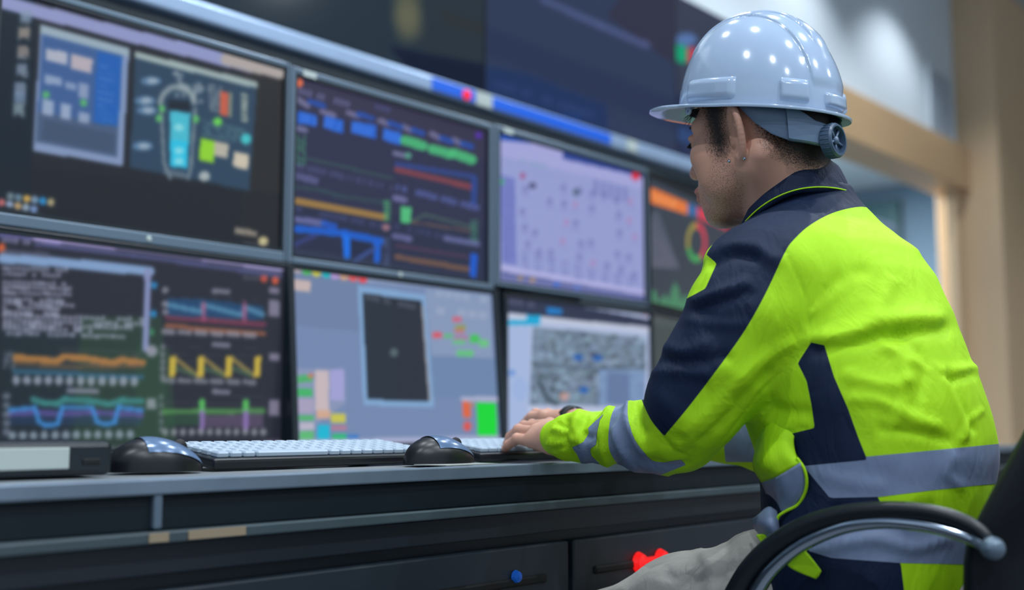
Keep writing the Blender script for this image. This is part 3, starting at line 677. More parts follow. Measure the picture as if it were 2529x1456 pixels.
def e_loft(st, lat, fwd):
    "stack of horizontal ellipses: st = [(centre xyz, a, b)]"
    st = sorted(st, key=lambda s: s[0][2]); z = np.array([s[0][2] for s in st]); dat = np.array([[*s[0][:2], s[1], s[2]] for s in st])
    pz = np.linspace(z[0], z[-1], 160); idx = np.interp(pz, z, np.arange(len(z)))
    # smooth interpolation over the stations
    A = np.vstack([2 * dat[0] - dat[1], dat, 2 * dat[-1] - dat[-2]]); res = []
    for v in idx:
        i = min(int(v), len(z) - 2); t = v - i; p0, p1, p2, p3 = A[i], A[i + 1], A[i + 2], A[i + 3]
        res.append(.5 * ((2 * p1) + (-p0 + p2) * t + (2 * p0 - 5 * p1 + 4 * p2 - p3) * t * t + (-p0 + 3 * p1 - 3 * p2 + p3) * t ** 3))
    res = np.array(res); lat = np.asarray(lat[:2]); fwd = np.asarray(fwd[:2])
    def f(p):
        zz = np.clip(p[..., 2], z[0], z[-1]); cx, cy, a, b = (np.interp(zz, pz, res[:, k]) for k in range(4))
        dx = p[..., 0] - cx; dy = p[..., 1] - cy; u = dx * lat[0] + dy * lat[1]; v = dx * fwd[0] + dy * fwd[1]; w = p[..., 2] - zz
        k0 = np.sqrt((u / a) ** 2 + (v / b) ** 2) + 1e-6; k1 = np.sqrt((u / a / a) ** 2 + (v / b / b) ** 2) + 1e-6
        d = k0 * (k0 - 1) / k1
        return np.where(np.abs(w) > 1e-6, np.sqrt(np.maximum(d, 0) ** 2 + w * w) + np.minimum(d, 0) * .0, d * .9).astype(np.float32)
    return f
def union(items, k=.01):
    def f(p):
        d = None
        if len(p): cc = (p.max(0) + p.min(0)) / 2; R = float(np.linalg.norm(p.max(0) - p.min(0)) / 2)
        for it in items:
            kk = k
            if isinstance(it, tuple): it, kk = it
            bs = getattr(it, 'bs', None)
            if bs is not None and np.linalg.norm(bs[0] - cc) - bs[1] - R > .07: continue
            if d is None and kk < 0: continue
            v = it(p)
            if d is None: d = v
            elif kk < 0: d = -smin(-d, v, -kk)   # carve
            else: d = smin(d, v, kk)
        return d if d is not None else np.ones(len(p), np.float32)
    return f

def chunked(f, p, g=.09):
    "evaluate in small boxes so that far pieces are skipped"
    c = np.floor(p / g).astype(np.int64); k = (c[:, 0] * 4001 + c[:, 1]) * 4001 + c[:, 2]; o = np.argsort(k, kind='stable'); ks = k[o]
    cut = np.nonzero(np.diff(ks))[0] + 1; out = np.empty(len(p), np.float32)
    for ix in np.split(o, cut): out[ix] = f(p[ix])
    return out
def mesh_field(f, lo, hi, h, B=8, newton=2):
    lo = np.asarray(lo, float); n = np.ceil((np.asarray(hi) - lo) / (h * B)).astype(int)
    g = np.stack(np.meshgrid(*[np.arange(k) for k in n], indexing='ij'), -1).reshape(-1, 3)
    cen = (lo + (g + .5) * h * B).astype(np.float32)
    d = chunked(f, cen, .15)
    g = g[np.abs(d) < h * B * 1.35]
    off = np.stack(np.meshgrid(*[np.arange(B + 1)] * 3, indexing='ij'), -1).reshape(-1, 3)
    cellV = {}; keys = []; pos = []; qa = []
    N = (n * B + 2).astype(np.int64)
    def key(i): return (i[..., 0] * N[1] + i[..., 1]) * N[2] + i[..., 2]
    sc = np.floor(g * (h * B) / .08).astype(np.int64); sk = (sc[:, 0] * 4001 + sc[:, 1]) * 4001 + sc[:, 2]; o = np.argsort(sk, kind='stable'); g = g[o]
    for ch in np.split(g, np.nonzero(np.diff(sk[o]))[0] + 1):
        if not len(ch): continue
        gi = ch[:, None, :] * B + off[None]                          # m, (B+1)^3, 3
        v = f((lo + gi * h).astype(np.float32).reshape(-1, 3)).reshape(len(ch), B + 1, B + 1, B + 1)
        s = v < 0
        c = np.stack([s[:, i:B + i, j:B + j, k:B + k] for i in (0, 1) for j in (0, 1) for k in (0, 1)], -1)
        act = c.any(-1) & ~c.all(-1)
        m, a, b, e = np.nonzero(act)
        if not len(m): continue
        cv = {(i, j, k): v[m, a + i, b + j, e + k] for i in (0, 1) for j in (0, 1) for k in (0, 1)}
        acc = np.zeros((len(m), 3)); cnt = np.zeros(len(m))
        for (p, q) in [((0, 0, 0), (1, 0, 0)), ((0, 1, 0), (1, 1, 0)), ((0, 0, 1), (1, 0, 1)), ((0, 1, 1), (1, 1, 1)), ((0, 0, 0), (0, 1, 0)), ((1, 0, 0), (1, 1, 0)),
                       ((0, 0, 1), (0, 1, 1)), ((1, 0, 1), (1, 1, 1)), ((0, 0, 0), (0, 0, 1)), ((1, 0, 0), (1, 0, 1)), ((0, 1, 0), (0, 1, 1)), ((1, 1, 0), (1, 1, 1))]:
            x, y = cv[p], cv[q]; mm = (x < 0) != (y < 0); t = np.where(mm, x / np.where(x == y, 1, x - y), 0)
            pt = np.array(p) + t[:, None] * (np.array(q) - np.array(p)); acc += pt * mm[:, None]; cnt += mm
        ci = ch[m] * B + np.stack([a, b, e], -1)
        keys.append(key(ci)); pos.append(lo + (ci + acc / cnt[:, None]) * h)
        for ax in range(3):
            sl0 = [slice(None)] + [slice(0, B)] * 3; sl1 = list(sl0); sl1[ax + 1] = slice(1, B + 1)
            x = s[tuple(sl0)]; y = s[tuple(sl1)]; ed = x != y
            mm, i, j, k = np.nonzero(ed); base = ch[mm] * B + np.stack([i, j, k], -1); fl = x[mm, i, j, k]
            u, w = [(1, 2), (2, 0), (0, 1)][ax]; eu = np.eye(3, dtype=int)[u]; ew = np.eye(3, dtype=int)[w]
            q = np.stack([key(base), key(base - eu), key(base - eu - ew), key(base - ew)], -1)
            q[~fl] = q[~fl][:, ::-1]; qa.append(q)
    keys = np.concatenate(keys); pos = np.concatenate(pos); Q = np.concatenate(qa)
    keys, ix = np.unique(keys, return_index=True); pos = pos[ix]
    r = np.searchsorted(keys, Q); r = np.clip(r, 0, len(keys) - 1); ok = (keys[r] == Q).all(-1); Q = r[ok]
    V = pos.astype(np.float32)
    e = h * .35
    for _ in range(newton):
        d = chunked(f, V); gr = np.stack([chunked(f, V + np.eye(3, dtype=np.float32)[k] * e) - d for k in range(3)], -1) / e
        g2 = (gr * gr).sum(-1) + 1e-6; V = V - (np.clip(d / g2, -h * .6, h * .6)[:, None] * gr).astype(np.float32)
    return V, Q
def biggest(V, Q):
    "keep the main piece"
    par = np.arange(len(V))
    for _ in range(200):
        pq = par[Q]; m = pq.min(1); new = par.copy()
        for k in range(4): np.minimum.at(new, pq[:, k], m)
        new = new[new]; new = new[new]
        if (new == par).all(): break
        par = new
    lab, cnt = np.unique(par[Q[:, 0]], return_counts=True); keep = lab[cnt.argmax()]
    Q = Q[par[Q[:, 0]] == keep]; u, inv = np.unique(Q, return_inverse=True)
    return V[u], inv.reshape(Q.shape)
def normals(V, T):
    a, b, c = V[T[:, 0]], V[T[:, 1]], V[T[:, 2]]; n = np.cross(b - a, c - a); N = np.zeros_like(V)
    for k in range(T.shape[1]): np.add.at(N, T[:, k], n)
    return N / (np.linalg.norm(N, axis=1, keepdims=True) + 1e-12)
def tris(Q): return np.vstack([Q[:, [0, 1, 2]], Q[:, [0, 2, 3]]])
def relax(V, Q, n=2, lam=.5):
    E = np.vstack([Q[:, [0, 1]], Q[:, [1, 2]], Q[:, [2, 3]], Q[:, [3, 0]]])
    for _ in range(n):
        A = np.zeros_like(V); c = np.zeros(len(V))
        np.add.at(A, E[:, 0], V[E[:, 1]]); np.add.at(A, E[:, 1], V[E[:, 0]]); np.add.at(c, E[:, 0], 1); np.add.at(c, E[:, 1], 1)
        V = V + lam * (A / c[:, None] - V)
    return V
def split(V, T, att, s):
    "cut a triangle mesh where the vertex value s crosses 0 -> (inside s<0), (outside)"
    ins = s < 0; c = ins[T].sum(1); T_in = [T[c == 3]]; T_out = [T[c == 0]]
    mix = T[(c == 1) | (c == 2)]; lone_in = ins[mix].sum(1) == 1
    lone = np.where(lone_in, np.argmax(ins[mix], 1), np.argmin(ins[mix], 1))
    r = np.arange(len(mix)); a = mix[r, lone]; b = mix[r, (lone + 1) % 3]; d = mix[r, (lone + 2) % 3]
    E = np.vstack([np.stack([a, b], 1), np.stack([a, d], 1)]); Es = np.sort(E, 1); k = Es[:, 0].astype(np.int64) * len(V) + Es[:, 1]
    uk, inv = np.unique(k, return_inverse=True); p = (uk // len(V)).astype(int); q = (uk % len(V)).astype(int)
    t = s[p] / (s[p] - s[q] + 1e-20); t = np.clip(t, .001, .999)[:, None]
    V2 = np.vstack([V, V[p] + (V[q] - V[p]) * t]); att2 = np.vstack([att, att[p] + (att[q] - att[p]) * t]); s2 = np.concatenate([s, np.zeros(len(p))])
    ab = inv[:len(a)] + len(V); ad = inv[len(a):] + len(V)
    t1 = np.stack([a, ab, ad], 1); t2 = np.vstack([np.stack([ab, b, d], 1), np.stack([ab, d, ad], 1)]); l2 = np.concatenate([lone_in, lone_in])
    T_in += [t1[lone_in], t2[~l2]]; T_out += [t1[~lone_in], t2[l2]]
    return V2, att2, np.vstack(T_in), np.vstack(T_out)
def compact(V, T):
    u, inv = np.unique(T, return_inverse=True); return V[u], inv.reshape(T.shape), u
def make_part(name, V, T, material, parent, N=None, offset=0., attrs=None, origin=None):
    v, t, u = compact(V, T)
    if N is not None and offset: v = v + N[u] * offset
    org = np.zeros(3) if origin is None else origin
    me = raw_mesh(name, v - org, t); o = link(name, me, material, parent, smooth=True)
    if attrs:
        for k, a in attrs.items():
            x = me.attributes.new(k, 'FLOAT', 'POINT'); x.data.foreach_set('value', a[u].astype(np.float32))
    if N is not None and len(me.vertices) == len(u):
        try: me.normals_split_custom_set_from_vertices([tuple(x) for x in N[u].tolist()])
        except Exception: pass
    return o
def poly_sd(p, pts):
    "signed distance in px to a polygon (negative inside)"
    x, y = p[:, 0], p[:, 1]; d = np.full(len(p), 1e9); ins = np.zeros(len(p), bool); pts = [tuple(q) for q in pts]
    for (x0, y0), (x1, y1) in zip(pts, pts[1:] + pts[:1]):
        dx, dy = x1 - x0, y1 - y0; t = np.clip(((x - x0) * dx + (y - y0) * dy) / (dx * dx + dy * dy + 1e-9), 0, 1)
        d = np.minimum(d, np.hypot(x - x0 - t * dx, y - y0 - t * dy))
        if y0 != y1: ins ^= ((y < y0) != (y < y1)) & (x < (x1 - x0) * (y - y0) / (y1 - y0) + x0)
    return np.where(ins, -d, d)
def line_d(p, pts):
    d = np.full(len(p), 1e9)
    for (x0, y0), (x1, y1) in zip(pts, pts[1:]):
        dx, dy = x1 - x0, y1 - y0; t = np.clip(((p[:, 0] - x0) * dx + (p[:, 1] - y0) * dy) / (dx * dx + dy * dy + 1e-9), 0, 1)
        d = np.minimum(d, np.hypot(p[:, 0] - x0 - t * dx, p[:, 1] - y0 - t * dy))
    return d
_G = np.random.default_rng(21).random((32, 32, 32)).astype(np.float32)
def vnoise(p):
    i = np.floor(p).astype(int); f = p - i; f = f * f * (3 - 2 * f); r = 0
    for a in (0, 1):
        for b in (0, 1):
            for c in (0, 1):
                w = (f[:, 0] if a else 1 - f[:, 0]) * (f[:, 1] if b else 1 - f[:, 1]) * (f[:, 2] if c else 1 - f[:, 2])
                r = r + w * _G[(i[:, 0] + a) % 32, (i[:, 1] + b) % 32, (i[:, 2] + c) % 32]
    return r - .5

# ------------------------------------------------------------------ person: pose
BF = DN.copy(); BL = np.array([-DS[0], -DS[1], 0.])      # body forward / body left
HY = math.radians(44); HP = math.radians(1)
hf0 = np.array([-math.cos(HY), math.sin(HY), 0]); HL = np.array([-math.sin(HY), -math.cos(HY), 0]); up = np.array([0, 0, 1.])
HF = hf0 * math.cos(HP) - up * math.sin(HP); HU = up * math.cos(HP) + hf0 * math.sin(HP)
HL, HU = HL * math.cos(.07) - HU * math.sin(.07), HU * math.cos(.07) + HL * math.sin(.07)
HR = np.stack([HF, HL, HU], 1)
HC = P(1870, 333, 1.585)
FX = .94
def H(x, y, z): return HC + HF * x * FX + HL * y + HU * z
def hell(c, r, R=None):
    Rm = HR if R is None else HR @ R
    return e_ell(H(*c), r if R is not None else (r[0] * FX, r[1], r[2]), Rm)
def hcone(a, b, ra, rb, flat=None, fl=1.): return e_cone(H(*a), H(*b), ra, rb, None if flat is None else HR @ np.array(flat, float), fl)

items = [hell((-.012, 0, .030), (.097, .0765, .090)), (hell((.030, 0, -.035), (.064, .060, .078)), .03)]
for s in (1, -1):
    items += [(hcone((-.012, s * .055, -.050), (.060, s * .022, -.098), .016, .015), .025), (hell((.055, s * .043, -.024), (.027, .024, .022)), .02),
              (hcone((.084, s * .010, .020), (.066, s * .048, .018), .010, .010), .012), (hell((.035, s * .052, -.055), (.030, .016, .030)), .02)]
items += [(hell((.072, 0, -.102), (.021, .022, .017)), .018), (hell((.074, 0, -.070), (.024, .030, .028)), .018), (hcone((.089, 0, .004), (.111, 0, -.036), .007, .0095), .010)]
for s in (1, -1):
    items += [(hell((.102, s * .011, -.041), (.010, .007, .007)), .006), (hell((.094, s * .032, .000), (.012, .016, .011)), -.008), (hell((.079, s * .031, -.001), (.0125, .0125, .0125)), .003),
              (hell((.0845, s * .032, .006), (.0095, .0135, .006)), .003)]
items += [(hcone((.097, -.018, -.066), (.097, .018, -.066), .0052, .0052), .006), (hcone((.095, -.015, -.077), (.095, .015, -.077), .006, .006), .005), (hcone((.105, -.022, -.0715), (.105, .022, -.0715), .003, .003), -.003)]
# neck
NB = P(1978, 520, 1.575)
items += [(e_cone(H(-.038, 0, -.030), NB, .054, .060), .018)]
for s in (1, -1): items += [(e_cone(H(-.045, s * .062, -.040), NB + BF * .04 + BL * s * .03 - up * .03, .014, .014), .03)]
# ears
def ear(s):
    o = np.array([-.008, s * .071, -.014]); out = np.array([-.42, s * .90, 0.]); out /= np.linalg.norm(out)      # ear plane: e1 backwards/outwards, e2 up
    e1 = np.array([-.80, s * .60, 0.]); e2 = np.array([.14, s * .10, 1.]); e2 /= np.linalg.norm(e2)
    def E(a, b, c=0.): return o + e1 * a * 1.12 + e2 * b * 1.12 + np.array([.6, s * .8, 0]) * c
    out = []
    ES = 1.12; path = [(-.002, .010), (.003, .024), (.012, .033), (.021, .032), (.027, .022), (.027, .006), (.022, -.010), (.015, -.022), (.008, -.028)]
    pp = smooth_path(path, 3)
    for q0, q1 in zip(pp, pp[1:]): out.append((hcone(E(*q0), E(*q1), .0042, .0042), .002))
    out.append((hcone(E(.006, -.024), E(.005, -.029), .0075, .0062), .004))
    n = np.cross(e1, e2); n /= np.linalg.norm(n)
    Rm = np.stack([e1, e2, n], 1)
    out.append((hell(tuple(E(.012, .002, -.002)), (.0185, .031, .0032), Rm), .003))
    out.append((hcone(E(.006, .0, -.004), E(.012, .012, -.002), .008, .006), .005))
    out.append((hcone(E(-.003, -.006, .001), E(-.001, .001, .002), .004, .004), .004))
    out.append((hell(tuple(E(.010, -.002, .005)), (.0085, .018, .0075), Rm), -.003))
    return out
EARL, EARR = ear(1), ear(-1)
items += EARL + EARR
# trunk, arms (inside the jacket)
HIP = P(2165, 1440, 1.45)
sp = [P(1975, 540, 1.57), P(2020, 680, 1.55), P(2110, 900, 1.50), P(2160, 1120, 1.46), HIP]
rr_ = [.055, .09, .10, .10, .10]
for i in range(4): items.append((e_cone(sp[i], sp[i + 1], rr_[i], rr_[i + 1], BF, .8), .03))
SHL = P(1915, 680, 1.42); ELL = P(1690, 1085, 1.425); WRL = P(1392, 1082, 1.60)
SHR = P(2125, 680, 1.66); ELR = P(1900, 1105, 1.70); WRR = P(1428, 1046, 1.80)
items += [(e_cone(sp[1], SHL, .07, .045), .03), (e_cone(SHL, ELL, .045, .036), .02), (e_cone(ELL, WRL, .028, .021), .01),
          (e_cone(sp[1], SHR, .07, .045), .03), (e_cone(SHR, ELR, .045, .026), .02), (e_cone(ELR, WRR, .024, .019), .01)]
# hands
def hand(wr, mcp, fingers, thumb, rw=.024, rk=.0098, rf=(.0088, .0078, .0066)):
    out = []
    for i, m in enumerate(mcp):
        f_ = (i - 1.5) / 1.5
        w = wr + (m - mcp.mean(0)) * .35
        out.append((e_cone(w, m, .0165, rk), .012 if i else .01))
        out.append((e_cone(m + np.array([0, 0, .002]), m + np.array([0, 0, .0035]), rk * .9, rk * .9), .004))
    for i in range(3): out.append((e_cone(wr, (mcp[i] + mcp[i + 1]) / 2 - np.array([0, 0, .004]), .016, .0075), .010))
    for i, fg in enumerate(fingers):
        k = [.86, .97, 1.0, .98][i]
        pts = [mcp[i]] + list(fg)
        for j in range(3):
            ra = ([rk / k / 1.0] + [rf[0], rf[1]])[j] * k; rb = rf[j] * k
            out.append((e_cone(pts[j], pts[j + 1], ra, rb), .003))
        out.append((e_cone(pts[1], pts[1] + np.array([0, 0, .0008]), rf[0] * k * 1.04, rf[0] * k * 1.04), .002))
    for j in range(3): out.append((e_cone(thumb[j], thumb[j + 1], [.015, .011, .0095][j], [.011, .0095, .0082][j]), .007))
    return out
ML = np.array([P(1312, 1088, 1.665), P(1322, 1068, 1.678), P(1338, 1056, 1.694), P(1358, 1050, 1.710)])
FL = [[P(1277, 1083, 1.692), P(1256, 1097, 1.706), P(1246, 1108, 1.712)], [P(1281, 1062, 1.720), P(1261, 1078, 1.740), P(1252, 1094, 1.746)],
      [P(1294, 1054, 1.742), P(1271, 1070, 1.764), P(1262, 1088, 1.770)], [P(1314, 1050, 1.752), P(1290, 1062, 1.778), P(1280, 1078, 1.786)]]
TLm = [P(1375, 1096, 1.640), P(1352, 1098, 1.685), P(1330, 1096, 1.720), P(1312, 1092, 1.742)]
handL = hand(WRL + (P(1370, 1082, 1.625) - WRL), ML, FL, TLm)
items += [(e_cone(WRL, P(1368, 1082, 1.625), .021, .020), .012)] + handL
MR = np.array([P(1376, 1040, 1.875), P(1364, 1030, 1.868), P(1352, 1026, 1.855), P(1342, 1030, 1.838)])
FR = [[P(1350, 1034, 1.905), P(1334, 1046, 1.922), P(1326, 1056, 1.928)], [P(1336, 1024, 1.905), P(1318, 1036, 1.925), P(1308, 1050, 1.932)],
      [P(1324, 1022, 1.892), P(1304, 1036, 1.915), P(1295, 1052, 1.922)], [P(1314, 1030, 1.872), P(1296, 1046, 1.892), P(1290, 1060, 1.898)]]
TR = [P(1405, 1056, 1.815), P(1375, 1064, 1.825), P(1352, 1068, 1.84), P(1335, 1070, 1.855)]
handR = hand(P(1408, 1044, 1.82), MR, FR, TR)
items += [(e_cone(WRR, P(1408, 1042, 1.82), .022, .019), .012)] + handR

body_f = union(items)
def bbox(pts, m): pts = np.array(pts); return pts.min(0) - m, pts.max(0) + m
lo, hi = bbox([H(.11, .08, .13), H(-.12, -.08, -.12), H(-.1, .09, .12), H(.12, -.09, -.12), *sp, SHL, SHR, ELL, ELR, WRL, WRR, *ML, *MR, *[q for f_ in FL + FR for q in f_]], .13)
Vb, Qb = mesh_field(body_f, lo, hi, .0021); Vb, Qb = biggest(Vb, Qb)
Tb = tris(Qb); Nb = normals(Vb, Tb)
hl = (Vb - HC) @ HR / [FX, 1, 1]                         # head coordinates of every vertex
def side_sd(pts): return poly_sd(hl[:, [0, 2]] * 1000, [(a * 1000, b * 1000) for a, b in pts]) / 1000
# stubble: jaw, chin, upper lip
jaw = side_sd([(.100, -.052), (.108, -.064), (.100, -.13), (.02, -.13), (-.015, -.075), (.005, -.03), (.022, -.012), (.030, -.035), (.040, -.060), (.070, -.070)])
stub = np.clip(.5 - jaw / .014, 0, 1) * (hl[:, 2] > -.14) * (np.abs(hl[:, 1]) < .09)
chinw = np.clip(1 - np.linalg.norm((hl - [.066, .01, -.108]) / [.040, .05, .022], axis=1), 0, 1)
lips = (np.abs(hl[:, 2] + .0715) < .010) & (hl[:, 0] > .088) & (np.abs(hl[:, 1]) < .024)

def skin_material():
    m = bpy.data.materials.new('skin'); m.use_nodes = True; nt = m.node_tree; b = nt.nodes['Principled BSDF']; L_ = nt.links.new
    tc = nt.nodes.new('ShaderNodeTexCoord')
    def noise(sc, det=3):
        n = nt.nodes.new('ShaderNodeTexNoise'); n.inputs['Scale'].default_value = sc; n.inputs['Detail'].default_value = det; L_(tc.outputs['Object'], n.inputs['Vector']); return n.outputs['Fac']
    def mix(f, a, b_):
        x = nt.nodes.new('ShaderNodeMix'); x.data_type = 'RGBA'
        if isinstance(f, float): x.inputs['Factor'].default_value = f
        else: L_(f, x.inputs['Factor'])
        for nm, v in (('A', a), ('B', b_)):
            if isinstance(v, tuple): x.inputs[nm].default_value = v
            else: L_(v, x.inputs[nm])
        return x.outputs['Result']
    def math_(op, a, b_):
        x = nt.nodes.new('ShaderNodeMath'); x.operation = op
        for i, v in enumerate((a, b_)):
            if isinstance(v, (int, float)): x.inputs[i].default_value = v
            else: L_(v, x.inputs[i])
        return x.outputs[0]
    def attr(n):
        x = nt.nodes.new('ShaderNodeAttribute'); x.attribute_name = n; return x.outputs['Fac']
    base = mix(noise(22.), rgba((198, 148, 126)), rgba((214, 164, 142)))
    base = mix(math_('MULTIPLY', attr('lips'), .6), base, rgba((176, 104, 104)))
    r1 = nt.nodes.new('ShaderNodeMapRange'); r1.inputs['From Min'].default_value = .47; r1.inputs['From Max'].default_value = .62; L_(noise(900., 2), r1.inputs['Value'])
    f1 = math_('MULTIPLY', math_('MULTIPLY', attr('stubble'), r1.outputs[0]), .60)
    base = mix(f1, base, rgba((52, 44, 40)))
    f2 = math_('MULTIPLY', attr('chin'), math_('ADD', math_('MULTIPLY', r1.outputs[0], .5), .25))
    base = mix(f2, base, rgba((70, 62, 30)))
    L_(base, b.inputs['Base Color']); b.inputs['Roughness'].default_value = .5
    b.inputs['Subsurface Weight'].default_value = .12; b.inputs['Subsurface Radius'].default_value = (.01, .004, .002); b.inputs['Subsurface Scale'].default_value = .5
    bp = nt.nodes.new('ShaderNodeBump'); bp.inputs['Strength'].default_value = .25; bp.inputs['Distance'].default_value = .0006; L_(noise(420.), bp.inputs['Height']); L_(bp.outputs['Normal'], b.inputs['Normal'])
    return m
M['skin'] = skin_material()
ORG = np.array([HIP[0], HIP[1], .45])
person = raw_mesh('person', Vb - ORG, Qb); person = link('person', person, M['skin'], loc=ORG, smooth=True)
for k, a in (('stubble', stub), ('chin', chinw), ('lips', lips.astype(float))):
    x = person.data.attributes.new(k, 'FLOAT', 'POINT'); x.data.foreach_set('value', a.astype(np.float32))
tag(person, 'person in a hi-vis yellow and navy jacket seated at the desk, typing', 'person')
def pchild(name, mesh_or_mb, material, **k):
    o = mesh_or_mb.build(name, material, person, loc=None, **k) if isinstance(mesh_or_mb, MB) else link(name, mesh_or_mb, material, person, **k)
    o.location = -ORG; return o

# hair: short fade, the side profile of the hair line in head coordinates
hs = side_sd([(.078, .030), (.066, .036), (.054, .024), (.048, .000), (.042, -.024), (.028, -.044), (.002, -.044), (-.010, -.010), (-.010, .012), (-.014, .026), (-.024, .020), (-.034, .0), (-.042, -.020), (-.056, -.046), (-.080, -.074), (-.14, -.075), (-.20, .0), (-.14, .20), (.12, .20), (.11, .05)])
core = union([items[0], items[1][0] if isinstance(items[1], tuple) else items[1]], .03)
V2, A2, Ti, To = split(Vb.astype(float), Tb, np.hstack([Nb, hs[:, None]]), np.where(hl[:, 2] > -.09, hs, 1) + np.where(np.abs(hl[:, 1]) > .088, 1, 0))
def hair_material():
    m = bpy.data.materials.new('short_hair'); m.use_nodes = True; nt = m.node_tree; b = nt.nodes['Principled BSDF']; L_ = nt.links.new
    b.inputs['Base Color'].default_value = rgba((34, 29, 28)); b.inputs['Roughness'].default_value = .6
    tc = nt.nodes.new('ShaderNodeTexCoord'); n = nt.nodes.new('ShaderNodeTexNoise'); n.inputs['Scale'].default_value = 700; n.inputs['Detail'].default_value = 2; L_(tc.outputs['Object'], n.inputs['Vector'])
    a = nt.nodes.new('ShaderNodeAttribute'); a.attribute_name = 'depth'
    mr = nt.nodes.new('ShaderNodeMapRange'); mr.inputs['From Min'].default_value = 0; mr.inputs['From Max'].default_value = .045; mr.inputs['To Min'].default_value = -.16; mr.inputs['To Max'].default_value = .45; L_(a.outputs['Fac'], mr.inputs['Value'])
    ad = nt.nodes.new('ShaderNodeMath'); ad.operation = 'ADD'; L_(mr.outputs[0], ad.inputs[0]); L_(n.outputs['Fac'], ad.inputs[1])
    r2 = nt.nodes.new('ShaderNodeMapRange'); r2.inputs['From Min'].default_value = .40; r2.inputs['From Max'].default_value = .72; L_(ad.outputs[0], r2.inputs['Value'])
    L_(r2.outputs[0], b.inputs['Alpha']); return m
M['hair'] = hair_material()
hair = make_part('hair', V2, Ti, M['hair'], person, N=A2[:, :3], offset=.0012, attrs={'depth': -A2[:, 3]}, origin=ORG)
tuft = MB()
for k in range(16):
    a = .052 + .020 * RNG.random(); p0 = H(a, .052 - .9 * (a - .052), .040 + .01 * RNG.random())
    tuft.tube([p0, p0 + HF * (.010 + .008 * RNG.random()) - HU * .004 + HL * .004, p0 + HF * (.018 + .010 * RNG.random()) - HU * (.006 + .016 * RNG.random()) + HL * .006], [.0006, .0005, .0002], 5)
pchild('fringe', tuft, M['slot'])
for s in (1, -1):
    b_ = MB(); 
    bp_ = [H(.0900 - .50 * max(y - .028, 0) - .0, s * y, .0185 + .0035 * math.sin((y - .014) * 90)) for y in np.linspace(.014, .050, 12)]
    b_.tube(bp_, [.0016 + .0012 * math.sin(math.pi * (k + 1) / 13) for k in range(12)], 8)
    pchild('eyebrow', b_, M['slot'])
    e_ = MB()
    for k in range(9):
        y = .022 + .020 * k / 8; x = .0925 - .35 * max(y - .031, 0)
        e_.tube([H(x - .002, s * y, -.001), H(x + .004, s * (y + .0015), -.006)], [.0009, .0004], 5)
    pchild('eyelashes', e_, M['slot'])
lob = H(-.008 - .80 * .007, .071 + .6 * .007, -.045)
er = MB(); er.lathe([(.0001, .0024), (.0017, .0017), (.0024, 0), (.0017, -.0017), (.0001, -.0024)], c=lob - HF * .0125 + HL * .003, n=12, cap=False)
er.lathe([(.0001, .0024), (.0017, .0017), (.0024, 0), (.0017, -.0017), (.0001, -.0024)], c=lob + HF * .009 + HL * .006, n=12, cap=False)
pchild('earring', er, M['chrome'], smooth=True)
# ------------------------------------------------------------------ jacket
def cloth(name, c, rough=.75, sheen=.15, wr=.5, noise=.06):
    m = bpy.data.materials.new(name); m.use_nodes = True; nt = m.node_tree; b = nt.nodes['Principled BSDF']; L_ = nt.links.new
    b.inputs['Roughness'].default_value = rough; b.inputs['Sheen Weight'].default_value = sheen; b.inputs['Specular IOR Level'].default_value = .3
    tc = nt.nodes.new('ShaderNodeTexCoord'); n = nt.nodes.new('ShaderNodeTexNoise'); n.inputs['Scale'].default_value = 30; n.inputs['Detail'].default_value = 5; L_(tc.outputs['Object'], n.inputs['Vector'])
    x = nt.nodes.new('ShaderNodeMix'); x.data_type = 'RGBA'; a = lin(c); x.inputs['A'].default_value = tuple(a * (1 - noise)) + (1,); x.inputs['B'].default_value = tuple(np.minimum(a * (1 + noise), 1)) + (1,)
    L_(n.outputs['Fac'], x.inputs['Factor']); L_(x.outputs['Result'], b.inputs['Base Color'])
    # soft creases + weave
    mp = nt.nodes.new('ShaderNodeMapping'); mp.inputs['Rotation'].default_value = (.4, .7, .5); mp.inputs['Scale'].default_value = (1, 1, .45); L_(tc.outputs['Object'], mp.inputs['Vector'])
    n1 = nt.nodes.new('ShaderNodeTexNoise'); n1.inputs['Scale'].default_value = 26; n1.inputs['Detail'].default_value = 3; n1.inputs['Distortion'].default_value = 1.6; L_(mp.outputs['Vector'], n1.inputs['Vector'])
    n2 = nt.nodes.new('ShaderNodeTexNoise'); n2.inputs['Scale'].default_value = 900; L_(tc.outputs['Object'], n2.inputs['Vector'])
    b1 = nt.nodes.new('ShaderNodeBump'); b1.inputs['Strength'].default_value = wr; b1.inputs['Distance'].default_value = .006; L_(n1.outputs['Fac'], b1.inputs['Height'])
    b2 = nt.nodes.new('ShaderNodeBump'); b2.inputs['Strength'].default_value = .25; b2.inputs['Distance'].default_value = .0008; L_(n2.outputs['Fac'], b2.inputs['Height']); L_(b1.outputs['Normal'], b2.inputs['Normal'])
    L_(b2.outputs['Normal'], b.inputs['Normal']); return m
M['hivis'] = cloth('hi_vis_yellow_cloth', (170, 224, 20), .7, .0, .45, .04)
M['navy'] = cloth('navy_cloth', (7, 28, 58), .68, .0, .55, .15)
M['tape'] = cloth('reflective_tape', (122, 138, 168), .45, .0, .4, .06)
M['trouser'] = cloth('beige_trousers', (176, 172, 166), .85, .1, .6, .05)

